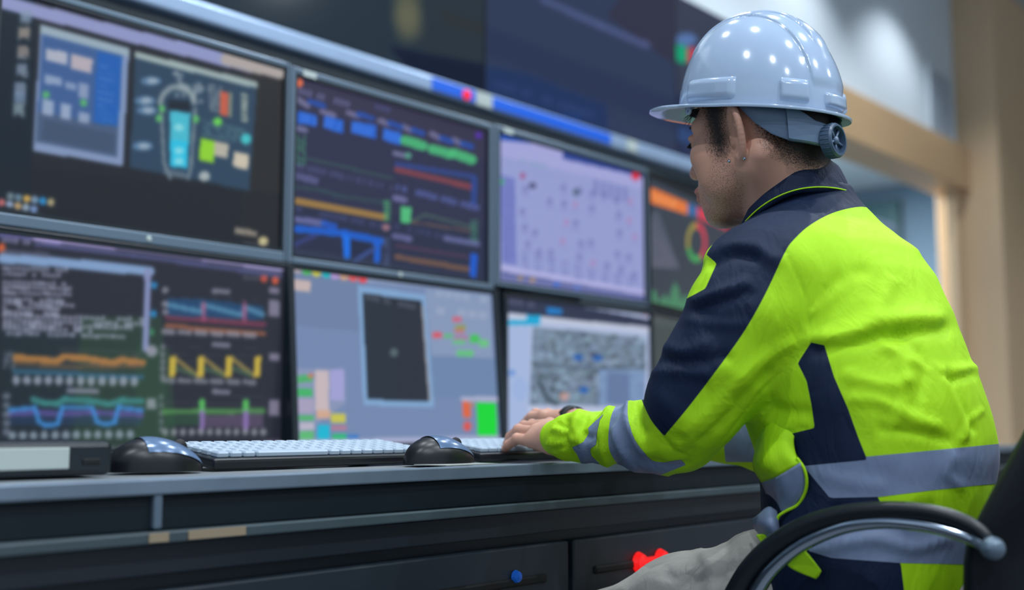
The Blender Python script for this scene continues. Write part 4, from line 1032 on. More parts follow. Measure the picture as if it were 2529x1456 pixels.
ZL = 0
def hst(x, y, D, a, b): return (P(x, y, D), a, b)
torso = e_loft([hst(2160, 1640, 1.44, .160, .13), hst(2165, 1500, 1.45, .175, .135), hst(2165, 1400, 1.45, .176, .135), hst(2163, 1300, 1.45, .170, .133), hst(2163, 1200, 1.455, .166, .136), hst(2160, 1120, 1.46, .168, .142), hst(2128, 1000, 1.475, .176, .148),
                hst(2095, 900, 1.495, .184, .147), hst(2050, 780, 1.52, .186, .148), hst(2022, 690, 1.535, .180, .140), hst(2008, 630, 1.545, .170, .125), hst(2002, 590, 1.555, .138, .104), hst(2002, 550, 1.565, .100, .084), hst(1996, 510, 1.57, .070, .068), hst(1990, 470, 1.575, .062, .060)], BL, BF)
armL = [(1935, 655, 1.435, .066), (1905, 690, 1.42, .073), (1850, 785, 1.405, .072), (1780, 900, 1.40, .065), (1715, 998, 1.405, .056), (1676, 1068, 1.42, .046)]
foreL = [(1676, 1068, 1.42, .045), (1640, 1077, 1.445, .0445), (1588, 1075, 1.475, .0445), (1530, 1078, 1.515, .038), (1482, 1084, 1.55, .031), (1440, 1078, 1.575, .0335), (1405, 1080, 1.592, .031), (1378, 1080, 1.61, .0255)]
armR = [(2110, 660, 1.65, .066), (2060, 800, 1.675, .068), (1960, 980, 1.69, .060), (1895, 1088, 1.70, .046)]
foreR = [(1895, 1088, 1.70, .044), (1800, 1083, 1.715, .034), (1650, 1074, 1.745, .031), (1500, 1062, 1.78, .027), (1438, 1052, 1.80, .024)]
def chain(st, k): return union([(e_cone(P(*a[:3]), P(*b[:3]), a[3], b[3]), k) for a, b in zip(st, st[1:])], k)
aL, fL, aR, fR = chain(armL, .02), chain(foreL, .008), chain(armR, .02), chain(foreR, .012)
shoulderL = e_cone(P(1985, 645, 1.53), P(1925, 688, 1.44), .054, .060); shoulderR = e_cone(P(2010, 625, 1.58), P(2100, 670, 1.65), .054, .058)
chest = e_ell(P(1848, 738, 1.60), (.060, .070, .09), None)
def sleeveL(p): return smin(aL(p), fL(p), .012)
def jacket_f(p):
    t = smin(smin(torso(p), shoulderL(p), .05), shoulderR(p), .05); t = smin(t, chest(p), .05)
    s = sleeveL(p); r = smin(aR(p), fR(p), .015)
    return smin(smin(t, s, .022), r, .03)
JH = .0042
lo, hi = bbox([P(*a[:3]) for a in armL + foreL + armR + foreR] + [P(2160, 1560, 1.44), P(2160, 1120, 1.46), P(2000, 500, 1.56)], .20)
Vj, Qj = mesh_field(jacket_f, lo, hi, JH, newton=1); Vj, Qj = biggest(Vj, Qj); Vj = Vj.astype(float); Tj = tris(Qj)
dS = sleeveL(Vj.astype(np.float32)); dR = smin(aR(Vj.astype(np.float32)), fR(Vj.astype(np.float32)), .015); dT = torso(Vj.astype(np.float32))
own_s = dS < np.minimum(dT, dR); own_r = (dR < dT) & ~own_s
# folds: (polyline in survey pixels, width px, height mm, who)
pj = proj(Vj); Nj = normals(Vj, Tj); toward = -(Nj @ FV); near = np.clip((toward + .25) * 3, 0, 1)
disp = np.zeros(len(Vj))
FOLDS = [  # back
    ([(2010, 840), (2080, 835), (2160, 800), (2240, 790), (2310, 790)], 26, 7, 't'), ([(2020, 862), (2100, 850), (2190, 830), (2270, 818), (2330, 812)], 18, -7, 't'),
    ([(2160, 780), (2190, 720), (2200, 700)], 20, 3, 't'), ([(2000, 760), (2060, 720), (2100, 690)], 22, 3, 't'), ([(2020, 735), (2070, 700), (2130, 670)], 20, -3, 't'),
    ([(2250, 890), (2330, 915), (2420, 905)], 12, 3, 't'), ([(2290, 900), (2350, 935), (2400, 925)], 9, -3, 't'), ([(2325, 920), (2360, 1000), (2385, 1080)], 9, 3, 't'), ([(2342, 915), (2378, 990), (2405, 1060)], 8, -3.5, 't'),
    ([(2110, 985), (2170, 990), (2250, 1030), (2310, 1050)], 16, 3, 't'), ([(2180, 1060), (2260, 1068), (2340, 1085)], 13, -3, 't'), ([(2220, 960), (2225, 1010), (2200, 1060)], 12, 2, 't'),
    ([(2180, 850), (2220, 880), (2240, 940)], 14, 3, 't'), ([(2230, 830), (2270, 870), (2280, 930), (2260, 1000)], 14, -3, 't'), ([(2100, 930), (2180, 950), (2240, 940)], 18, 3, 't'),
    ([(2120, 560), (2200, 580), (2260, 620)], 16, 2, 't'), ([(2375, 1085), (2395, 1040), (2425, 1015)], 8, 2.5, 't'),
    ([(1985, 1150), (2060, 1180), (2170, 1200)], 22, 2, 't'), ([(2350, 1130), (2340, 1170), (2370, 1200)], 14, 2.5, 't'), ([(2000, 1360), (2150, 1330), (2250, 1350), (2330, 1330)], 18, 4, 't'), ([(2060, 1260), (2170, 1275), (2300, 1250)], 16, -4, 't'),
    ([(1860, 980), (1890, 1040), (1930, 1060)], 16, 4, 't'), ([(1880, 960), (1920, 1010), (1990, 1020)], 18, -4, 't'),
    # sleeve
    ([(1745, 640), (1800, 610), (1860, 610), (1910, 640)], 20, 5, 'a'), ([(1760, 655), (1810, 632), (1860, 635)], 14, -5, 'a'),
    ([(1720, 745), (1770, 725), (1840, 700)], 14, 5, 's'), ([(1725, 765), (1790, 745), (1850, 722)], 12, -4, 's'), ([(1700, 790), (1760, 800), (1830, 800)], 14, 2, 's'),
    ([(1650, 860), (1690, 870), (1740, 850)], 20, 4, 's'), ([(1660, 890), (1710, 895), (1790, 880)], 16, -4, 's'), ([(1620, 920), (1680, 915), (1740, 925)], 16, 3, 's'),
    ([(1700, 1060), (1780, 990), (1870, 900), (1950, 850)], 18, 4, 's'), ([(1730, 1080), (1810, 1010), (1900, 920)], 14, -3, 's'), ([(1680, 1100), (1740, 1060), (1800, 1000)], 12, 3, 's'),
    ([(1552, 975), (1550, 1030), (1575, 1085), (1600, 1120)], 14, 5, 's'), ([(1568, 1000), (1572, 1040), (1590, 1070)], 11, -4, 's'),
    ([(1532, 1000), (1506, 1040), (1500, 1090), (1525, 1150)], 12, -7, 's'), ([(1515, 1000), (1490, 1035), (1482, 1080), (1500, 1140)], 13, 6, 's'), ([(1480, 1020), (1462, 1060), (1470, 1090)], 11, -5, 's'),
    ([(1510, 1060), (1530, 1110), (1570, 1150)], 12, 4, 's'), ([(1600, 1130), (1660, 1150), (1700, 1140)], 10, -4, 's'), ([(1590, 1150), (1650, 1165)], 9, 3, 's'),
    ([(1430, 1015), (1420, 1050), (1430, 1070)], 12, 4, 's'), ([(1445, 1030), (1432, 1060), (1450, 1080)], 9, -5, 's'), ([(1400, 1040), (1392, 1080), (1410, 1130)], 8, -5, 's'), ([(1415, 1085), (1435, 1095), (1445, 1130)], 10, 4, 's'),
    ([(1352, 1095), (1378, 1094)], 4, 3, 's'), ([(1358, 1075), (1384, 1080)], 4, -3, 's'), ([(1366, 1058), (1390, 1064)], 4, 3, 's'), ([(1376, 1044), (1396, 1052)], 4, -3, 's'), ([(1360, 1112), (1386, 1106)], 4, -3, 's')]
for pts, w_, amp, who in FOLDS:
    d = line_d(pj, smooth_path(pts, 5).tolist() if len(pts) > 2 else pts)
    mask = own_s if who == 's' else (~own_s & ~own_r if who == 't' else np.ones(len(Vj), bool))
    taper = 1.
    disp += np.exp(-(d / w_) ** 2) * amp * .001 * near * mask
q = Vj * [13, 13, 9]; disp += (vnoise(q) * .005 + vnoise(Vj * 31 + 7) * .0030) * np.clip((.62 - .0 * q[:, 0]), 0, 1) * 1.2
# seams as fine grooves
for pts in ([(1940, 620), (1985, 720), (1997, 790), (2003, 850)], [(2003, 850), (1960, 890), (1900, 950), (1840, 1020), (1790, 1080)], [(1855, 1105), (1940, 1070), (2010, 1055)], [(1640, 1077), (1665, 1105), (1700, 1125)]):
    disp -= np.exp(-(line_d(pj, smooth_path(pts, 4).tolist()) / 3.5) ** 2) * .0016 * near
Vj = Vj + Nj * disp[:, None]; Nj = normals(Vj, Tj); pj = proj(Vj)
# the open left end of the sleeve: nothing hides the hand's root, the cuff closes on the wrist
def zone(pts, who=None):
    s = poly_sd(pj, pts)
    if who == 's': s = np.maximum(s, (dS - np.minimum(dT, dR)) * 1500)
    if who == 't': s = np.maximum(s, -(dS - np.minimum(dT, dR)) * 1500); s = np.maximum(s, -(dR - dT) * 1500)
    if who == 'r': s = np.maximum(s, (dR - np.minimum(dT, dS)) * 1500)
    return s
def sp_(pts, n=5): return smooth_path(pts, n).tolist()
edge = sp_([(1577, 962), (1590, 1000), (1610, 1040), (1640, 1077)]) + sp_([(1640, 1077), (1700, 1005), (1765, 920), (1830, 830), (1872, 760), (1905, 695), (1940, 620), (1962, 590), (2000, 556), (2055, 526), (2115, 511), (2150, 514), (2200, 532), (2240, 560)])
yoke = edge + [(2300, 300), (1500, 300), (1480, 900)]
chest_y = [(1700, 560), (1744, 628), (1770, 650), (1742, 712), (1690, 740)]
side = [(1970, 896), (2003, 845), (2036, 852), (2060, 930), (2095, 1010), (2120, 1080), (2142, 1135), (1985, 1150), (1938, 1074), (2012, 1056), (2004, 1000), (1992, 940)]
under = [(1940, 1105), (2060, 1215), (2172, 1226), (2178, 1300), (2225, 1392), (2250, 1600), (1700, 1600), (1860, 1500), (1700, 1230), (1850, 1160)]
waist = [(1978, 1142), (2035, 1129), (2140, 1127), (2300, 1112), (2400, 1102), (2520, 1090), (2520, 1188), (2400, 1199), (2300, 1210), (2170, 1226), (2050, 1229)]
hem = [(1985, 1356), (2050, 1314), (2130, 1300), (2220, 1298), (2320, 1306), (2400, 1318), (2500, 1324), (2500, 1394), (2405, 1393), (2220, 1389), (2055, 1377)]
elbow = sp_([(1530, 985), (1512, 1020), (1504, 1060), (1504, 1105), (1518, 1135), (1534, 1157)], 3) + [(1550, 1190), (1620, 1190)] + [(1632, 1172), (1696, 1146), (1680, 1134)] + sp_([(1640, 1141), (1612, 1137), (1595, 1121), (1570, 1089), (1556, 1052), (1550, 1020), (1552, 975)], 3)
wristt = [(1512, 1000), (1485, 1027), (1470, 1040), (1453, 1056), (1455, 1070), (1440, 1092), (1413, 1104), (1426, 1122), (1438, 1150), (1486, 1160), (1480, 1143), (1461, 1125), (1457, 1108), (1473, 1097), (1475, 1065), (1482, 1035), (1500, 1015)]
rtape = [(1785, 990), (1785, 1068), (1792, 1140), (1880, 1140), (1866, 990)]
ax_ = P(2040, 650, 1.54); fr_ = (Vj - ax_) @ BF - .045; zl_ = P(1744, 634, 1.6)[2]
front_low = np.maximum(np.maximum(-fr_ * 1800, (Vj[:, 2] - zl_) * 1800), -(dS - np.minimum(dT, dR)) * 1500 + 12)
zones = [('shoulder_panel', 'navy', np.maximum(np.maximum(zone(yoke), -zone(chest_y)), -front_low)), ('side_panel', 'navy', zone(side, 't')), ('waist_tape', 'tape', zone(waist, 't')), ('hem_tape', 'tape', zone(hem, 't')), ('hem_panel', 'navy', zone(under, 't')),
         ('elbow_tape', 'tape', zone(elbow, 's')), ('wrist_tape', 'tape', zone(wristt, 's')), ('far_sleeve_tape', 'tape', zone(rtape, 'r'))]
# cut the hem of the jacket open below: the jacket ends over the hips
att = np.hstack([Nj] + [z[2][:, None] for z in zones]); VV, TT = Vj, Tj
zi = 3; parts_out = []
for name, mm, _ in zones:
    VV, att, Ti, TT = split(VV, TT, att, att[:, zi]); parts_out.append((name, mm, Ti)); zi += 1
NN = att[:, :3] / (np.linalg.norm(att[:, :3], axis=1, keepdims=True) + 1e-9)
jacket = make_part('jacket', VV, TT, M['hivis'], person, N=NN, origin=ORG); jacket['label'] = 'hi-vis yellow work jacket'
for name, mm, Ti in parts_out:
    rest = Ti
    for _ in range(4):
        if len(rest) < 60: break
        par = np.arange(len(VV))
        for _i in range(300):
            pq = par[rest]; m_ = pq.min(1); new = par.copy()
            for k in range(3): np.minimum.at(new, pq[:, k], m_)
            new = new[new]; new = new[new]
            if (new == par).all(): break
            par = new
        lb = par[rest[:, 0]]; u_, c_ = np.unique(lb, return_counts=True); big = u_[c_.argmax()]
        make_part(name, VV, rest[lb == big], M[mm], jacket, N=NN, offset=.0003 if mm == 'tape' else 0, origin=ORG); rest = rest[lb != big]
def jchild(name, mb, material, **k): return mb.build(name, material, jacket, loc=None, **k)
def shift(o): o.location = -ORG; return o

# collar: a folded strip standing round the neck
CB = P(1960, 492, 1.578)
def cring(phi, a, b, z0, z1, open_=0):
    # phi 0 = back, + = wearer's left ; z0 at back, z1 at front
    t = ((1 - math.cos(phi)) / 2) ** 2.1; b = b - .010 * max(math.cos(phi), 0)
    return CB - BF * math.cos(phi) * b + BL * math.sin(phi) * a + up * (z0 + (z1 - z0) * t)
prof = [(.058, .058, -.030, -.110), (.056, .058, .014, -.084), (.058, .060, .040, -.062), (.061, .063, .045, -.058), (.066, .068, .040, -.062), (.074, .076, .022, -.074), (.080, .083, .004, -.088), (.082, .085, .000, -.092), (.079, .081, -.002, -.094), (.072, .074, .004, -.090)]
PH = np.linspace(-2.75, 2.75, 90); Vc = []; Fc = []
for i, ph in enumerate(PH):
    pr = smooth_path([(p[0], p[1], p[2], p[3]) for p in prof], 3)
    for a, b, z0, z1 in pr: Vc.append(cring(ph, a + .0012 * math.sin(ph * 9), b, z0 + .001 * math.sin(ph * 7), z1))
npf = len(smooth_path(prof, 3))
for i in range(len(PH) - 1):
    for j in range(npf - 1): q = i * npf + j; Fc.append((q, q + 1, q + npf + 1, q + npf))
me = raw_mesh('collar', np.array(Vc) - ORG, Fc); co = link('collar', me, M['navy'], jacket, smooth=True)
sm = co.modifiers.new('s', 'SOLIDIFY'); sm.thickness = .0022
pi_ = [cring(ph, .0855, .0885, .001, -.091) for ph in np.linspace(-2.7, 2.7, 80)]
shift(jchild('collar_piping', MB().tube(pi_, .0011, 6), M['hivis'], smooth=True))
pi2 = [P(x, y, 1) for x, y in []]

# lower front corner of the jacket, hanging open (a real sheet with thickness)
def sheet(name, rows, material, parent, th=.0025, n=5):
    R_ = [np.array([P(*q) for q in r]) for r in rows]; R_ = [smooth_path(r, n) for r in R_]; A = np.stack([smooth_path(np.stack([r[k] for r in R_]), n) for k in range(len(R_[0]))], 1)
    a, b = A.shape[:2]; i = np.arange(a * b).reshape(a, b); F = np.stack([i[:-1, :-1], i[:-1, 1:], i[1:, 1:], i[1:, :-1]], -1).reshape(-1, 4)
    o = link(name, raw_mesh(name, A.reshape(-1, 3) - ORG, F), material, parent, smooth=True); m = o.modifiers.new('s', 'SOLIDIFY'); m.thickness = th; m.offset = 0; return o
sheet('front_flap', [[(1868, 1040, 1.43), (1900, 1030, 1.385), (1935, 1045, 1.365), (1975, 1050, 1.36)], [(1868, 1100, 1.43), (1890, 1090, 1.375), (1930, 1075, 1.355), (1960, 1085, 1.35)], [(1861, 1150, 1.42), (1885, 1145, 1.36), (1930, 1120, 1.345), (1968, 1132, 1.34)], [(1882, 1190, 1.41), (1915, 1178, 1.355), (1950, 1158, 1.34), (1978, 1142, 1.335)]], M['hivis'], jacket)
sheet('flap_tape', [[(1882, 1190, 1.41), (1915, 1178, 1.354), (1950, 1158, 1.339), (1977, 1141, 1.334)], [(1892, 1214, 1.41), (1925, 1205, 1.355), (1962, 1190, 1.34), (1990, 1178, 1.336)], [(1903, 1240, 1.41), (1932, 1235, 1.36), (1962, 1225, 1.345), (1988, 1214, 1.342)], [(1914, 1270, 1.41), (1930, 1266, 1.37), (1950, 1258, 1.355), (1972, 1244, 1.35)]], M['tape'], jacket)
shift(jchild('flap_piping', MB().tube([P(*q) for q in smooth_path([(1968, 1130, 1.338), (1985, 1155, 1.333), (1992, 1185, 1.333), (1988, 1216, 1.338), (1970, 1246, 1.346), (1940, 1262, 1.355), (1922, 1276, 1.36), (1920, 1300, 1.365), (1926, 1325, 1.37)], 5)], .0019, 8), M['hivis'], smooth=True))
sheet('flap_fold', [[(1858, 1282, 1.41), (1875, 1270, 1.38), (1898, 1252, 1.37), (1918, 1262, 1.37)], [(1862, 1300, 1.40), (1885, 1292, 1.36), (1905, 1285, 1.35), (1922, 1290, 1.36)], [(1880, 1322, 1.40), (1898, 1318, 1.36), (1910, 1312, 1.35), (1924, 1318, 1.36)], [(1890, 1345, 1.40), (1900, 1340, 1.37), (1912, 1335, 1.36), (1924, 1332, 1.365)]], M['tape'], jacket)
sheet('flap_corner', [[(1868, 1320, 1.375), (1880, 1318, 1.372), (1892, 1320, 1.37)], [(1880, 1338, 1.372), (1892, 1338, 1.37), (1904, 1342, 1.368)], [(1893, 1358, 1.37), (1904, 1356, 1.37), (1914, 1352, 1.37)]], M['hivis'], jacket)
sheet('hem_corner', [[(1935, 1385, 1.300), (1965, 1365, 1.297), (1985, 1355, 1.295)], [(1960, 1405, 1.298), (1985, 1390, 1.295), (2005, 1378, 1.293)], [(2015, 1428, 1.296), (2022, 1420, 1.295), (2028, 1408, 1.294)]], M['hivis'], jacket)

# ------------------------------------------------------------------ trousers and shoes
off = -BL * .185
hipL, hipR = P(2100, 1470, 1.385), P(2100, 1470, 1.385) + off
thL = [hipL, P(1900, 1474, 1.46), P(1700, 1502, 1.55), P(1500, 1580, 1.60)]; thR = [q + off + up * .012 for q in thL]
rt = [.088, .080, .070, .062]
ti = [(e_ell((hipL + hipR) / 2 - BF * .03, (.125, .125, .085)), .03)]
for T_ in (thL, thR):
    for i in range(3): ti.append((e_cone(T_[i], T_[i + 1], rt[i], rt[i + 1]), .02))
    kn = T_[3]; an = np.array([kn[0], kn[1], .12]) - BF * .02; ti.append((e_cone(kn, an, .062, .048), .02))
trf = union(ti, .03)
kn = thL[3]; an = np.array([kn[0], kn[1], .12])
lo, hi = bbox(thL + thR + [an, an + off], .16); lo[2] = .02
Vt, Qt = mesh_field(trf, lo, hi, .007, newton=1); Vt, Qt = biggest(Vt, Qt); Tt = tris(Qt); Nt = normals(Vt, Tt); pt = proj(Vt)
dt = vnoise(Vt * [16, 16, 10]) * .009 + vnoise(Vt * 34 + 3) * .003
for pts, w_, amp in (([(1730, 1360), (1760, 1400), (1750, 1450)], 14, 4), ([(1800, 1340), (1790, 1400), (1740, 1456)], 16, -3), ([(1640, 1420), (1700, 1440), (1780, 1430)], 12, -3)):
    dt += np.exp(-(line_d(pt, pts) / w_) ** 2) * amp * .001
tr = link('trousers', raw_mesh('trousers', Vt + Nt * dt[:, None] - ORG, Qt), M['trouser'], person, smooth=True)
for k, o_ in enumerate((np.zeros(3), off)):
    a0 = an + o_; sf = union([(e_ell(np.array([a0[0], a0[1], .045]) + BF * .05, (.055, .055, .045)), .03), (e_cone(np.array([a0[0], a0[1], .055]) - BF * .04, np.array([a0[0], a0[1], .04]) + BF * .14, .045, .036), .03), (e_cone(a0 + up * .02, a0 - up * .05, .045, .045), .02)], .02)
    lo, hi = bbox([a0, a0 + BF * .2, a0 - BF * .1], .1); lo[2] = -.02
    Vs, Qs = mesh_field(sf, lo, hi, .007, newton=1); Vs[:, 2] = np.maximum(Vs[:, 2], .003)
    link('shoe', raw_mesh('shoe', Vs - ORG, Qs), M['black'], person, smooth=True)
# dark watch strap on the far wrist
d_ = (P(1408, 1042, 1.82) - WRR); d_ /= np.linalg.norm(d_); wm = MB(); wm.lathe([(.0245, -.009), (.0262, -.009), (.0262, .009), (.0245, .009)], c=P(1414, 1043, 1.815), axis=d_, n=28, cap=False)
pchild('watch_strap', wm, M['slot'], smooth=True)
# ------------------------------------------------------------------ hard hat
M['helmet'] = mat('helmet_plastic', (166, 187, 213), .14, spec=.5, coat=.5)
M['strap'] = mat('strap_plastic', (92, 114, 140), .4)
M['knob'] = mat('knob_plastic', (66, 88, 112), .35)
QY = math.radians(44); QP = math.radians(-9.5); QR = .03
q0 = np.array([-math.cos(QY), math.sin(QY), 0]); ql = np.array([-math.sin(QY), -math.cos(QY), 0.])
QF = q0 * math.cos(QP) - up * math.sin(QP); QU = up * math.cos(QP) + q0 * math.sin(QP)
QL, QU = ql * math.cos(QR) - QU * math.sin(QR), QU * math.cos(QR) + ql * math.sin(QR)
QC = P(1877, 281, 1.585)
hat = bpy.data.objects.new('hard_hat', None); COL.objects.link(hat)
hat.matrix_world = Matrix(((QF[0], QL[0], QU[0], QC[0]), (QF[1], QL[1], QU[1], QC[1]), (QF[2], QL[2], QU[2], QC[2]), (0, 0, 0, 1)))
tag(hat, 'glossy white hard hat worn by the seated person', 'hard hat')
HA, HB, HH = .116, .097, .134
def sstep(a, b, x): t = min(max((x - a) / (b - a), 0), 1); return t * t * (3 - 2 * t)
def dome(phi, t, r_add=0.):
    "phi 0 = front, + = left; t 0 rim .. 1 crown"
    th = t * math.pi / 2; cz = math.sin(th) ** 1.0; cr = math.cos(th) ** .86
    x, y = HA * cr * math.cos(phi), HB * cr * math.sin(phi); z = HH * cz
    x += .015 * cz
    n = Vector((x / HA ** 2, y / HB ** 2, z / HH ** 2)).normalized()
    ay = abs(y)
    ridge = .0030 * (1 - sstep(.034, .036, ay)) * sstep(.30, .45, t) + .0034 * (1 - sstep(.013, .0155, ay)) * sstep(.42, .62, t)
    if math.cos(phi) < 0: ridge = .0030 * (1 - sstep(.038, .040, ay)) * sstep(.12, .2, t) + .0034 * (1 - sstep(.013, .0155, ay)) * sstep(.35, .55, t)
    p = Vector((x, y, z)) + n * (ridge + r_add); return p
NP_, NT = 420, 110
V = []; F = []
for j in range(NT + 1):
    t = (j / NT) ** .95 * .9995
    for i in range(NP_): V.append(dome(2 * math.pi * i / NP_, t))
nd = len(V)
for j in range(NT):
    for i in range(NP_): a = j * NP_; F.append((a + i, a + (i + 1) % NP_, a + NP_ + (i + 1) % NP_, a + NP_ + i))
# brim rings going outwards and down, then back under
def brim(phi, u, low=0.):
    c = math.cos(phi); pk = max(c, 0) ** 1.6
    wdt = .007 + .047 * pk * (1 if c > 0 else 0) + .004 * max(-c, 0)
    base = dome(phi, 0); d = Vector((math.cos(phi) * 1.0, math.sin(phi) * (1 - .55 * pk), 0)).normalized()
    p = base + d * wdt * u; p.z += -.0015 + .003 * pk * max(u, 0) ** 1.3 - .002 * u + .005 * (abs(math.sin(phi)) ** 2) * u * 0 - low; return p
rings = [(.0, 0, 0), (.25, .0, 0), (.6, 0, 0), (.95, 0, 0), (1.0, .001, 0), (1.0, .0032, 0), (.94, .0042, 0), (.6, .0042, 0), (.2, .0042, 0), (-.25, .0042, 0)]
rs = []
for (u, lw, _) in rings:
    rs.append(len(V))
    for i in range(NP_): V.append(brim(2 * math.pi * i / NP_, u, lw))
for a, b in zip([0] + rs[:-1], rs):
    for i in range(NP_): F.append((b + i, b + (i + 1) % NP_, a + (i + 1) % NP_, a + i))
# inside of the shell
ins = []; 
for j in range(0, NT + 1, 4):
    ins.append(len(V)); t = (j / NT) ** .95 * .9995
    for i in range(NP_):
        p = dome(2 * math.pi * i / NP_, t, 0); V.append(Vector((p.x * .965, p.y * .965, p.z * .965)))
for a, b in zip([rs[-1]] + ins[:-1], ins):
    for i in range(NP_): F.append((b + i, b + (i + 1) % NP_, a + (i + 1) % NP_, a + i))
shell = link('shell', raw_mesh('shell', [tuple(v) for v in V], F), M['helmet'], hat, smooth=True)
try: shell.data.set_sharp_from_angle(angle=math.radians(50))
except Exception: pass
def pad(name, p0, p1, t0, t1, th=.0042):
    "raised boss that follows the dome"
    m = bmesh.new(); ni, nj = 14, 6; g = {}
    for i in range(ni + 1):
        for j in range(nj + 1):
            ph = p0 + (p1 - p0) * i / ni; t = t0 + (t1 - t0) * j / nj
            e = min(i, ni - i, j * 1.6, (nj - j) * 1.6); r = th * min(1, .15 + e * .95) if e > 0 else -.001
            g[i, j] = m.verts.new(dome(ph, t, r))
    for i in range(ni):
        for j in range(nj): m.faces.new((g[i, j], g[i + 1, j], g[i + 1, j + 1], g[i, j + 1]))
    bmesh.ops.recalc_face_normals(m, faces=m.faces[:]); me = bpy.data.meshes.new(name); m.to_mesh(me); m.free()
    return link(name, me, M['helmet'], hat, smooth=True)
for s in (1, -1):
    pad('accessory_slot', s * .98, s * 1.78, .012, .165); pad('accessory_slot', s * 2.28, s * 2.66, .012, .17)
pad('front_boss', .30, -.30, .015, .17, .006); pad('rear_boss', math.pi - .25, math.pi + .25, .015, .11, .006)
for s in (1, -1):
    m = MB(); m.lathe([(.0022, -.0015), (.0055, -.0015), (.0055, .0015), (.0022, .0015), (.0022, -.0015)], c=tuple(brim(s * 1.12, .25, .008)), axis=(.3, s, 0), n=20, cap=False); m.build('strap_eyelet', M['helmet'], hat, smooth=True)
# suspension band behind the head, built about the head
def band(ph, z, r=0.): # ph from front; around the skull
    p = H((.0 if True else 0) + (.108 + r) * math.cos(ph) - .008, (.084 + r) * math.sin(ph), z - .014 * sstep(1.6, 2.4, abs(ph))); return p
def band_part(name, ph0, ph1, ztop, zbot, material, th=.003, n=30, r=0.):
    V = []; F = []
    for i in range(n + 1):
        u = i / n; ph = ph0 + (ph1 - ph0) * u; zt, zb = ztop(ph), zbot(ph)
        for (rr, zz) in ((r, zt), (r + th * .7, zt), (r + th, zt - .002), (r + th, (zt + zb) / 2), (r + th, zb + .002), (r + th * .7, zb), (r, zb)): V.append(band(ph, zz, rr))
    for i in range(n):
        for j in range(6): a = i * 7 + j; F.append((a, a + 1, a + 8, a + 7))
        F.append((i * 7 + 6, i * 7, i * 7 + 7, i * 7 + 13))
    F4 = F; me = bpy.data.meshes.new(name); me.from_pydata([tuple(np.array(v)) for v in V], [], F4 + [tuple(range(7))[::-1], tuple(range(n * 7, n * 7 + 7))]); me.update()
    o = link(name, me, material, hat); me.polygons.foreach_set('use_smooth', [True] * len(me.polygons))
    try: me.set_sharp_from_angle(angle=math.radians(40))
    except Exception: pass
    o.matrix_parent_inverse = hat.matrix_world.inverted(); return o
bpy.context.view_layer.update()
def zb_(ph):
    a = abs(ph); return float(np.interp(a, [1.75, 1.95, 2.15, 2.4, 2.75, 3.14], [.024, .004, -.008, -.016, -.022, -.026]))
def zt_(ph):
    a = abs(ph); return float(np.interp(a, [1.75, 1.95, 2.3, 2.5, 2.75, 3.14], [.045, .044, .040, .026, .010, .002]))
for s in (1, -1):
    band_part('suspension_strap', s * 1.75, s * 2.42, zt_, zb_, M['strap'])
    band_part('strap_housing', s * 2.36, s * 3.05, lambda p: zt_(p) - .001, lambda p: zb_(p) - .001, M['strap'], th=.007, r=.001)
kc = band(math.pi * .955, -.018, .001); kd = -HF
kb = empty('knob_root', (0, 0, 0)); COL.objects.unlink(kb); bpy.data.objects.remove(kb)
def hchild(name, m, material, **k):
    o = m.build(name, material, hat, **k); o.matrix_parent_inverse = hat.matrix_world.inverted(); return o
m = MB(); m.lathe([(.018, 0), (.0225, .002), (.0225, .015), (.0205, .0175), (.0180, .0175), (.0175, .010), (.0001, .010)], c=kc, axis=kd, n=40)
kn_ = hchild('ratchet_knob', m, M['knob'], smooth='auto')
m = MB()
e1 = HL; e2 = np.cross(kd, HL)
for k in range(5):
    a = 2 * math.pi * k / 5 + .3; dirv = e1 * math.cos(a) + e2 * math.sin(a); m.tube([kc + kd * .012, kc + kd * .0125 + dirv * .0185], .0018, 8)
m.lathe([(.0001, .016), (.005, .015), (.005, .010)], c=kc, axis=kd, n=20)
sk = m.build('knob_spokes', M['strap'], kn_, smooth=True)
m = MB()
for k in range(24):
    a = 2 * math.pi * k / 24; dirv = e1 * math.cos(a) + e2 * math.sin(a); m.tube([kc + kd * .003 + dirv * .0225, kc + kd * .014 + dirv * .0225], .0007, 5)
m.build('knob_grip', M['knob'], kn_, smooth=True)

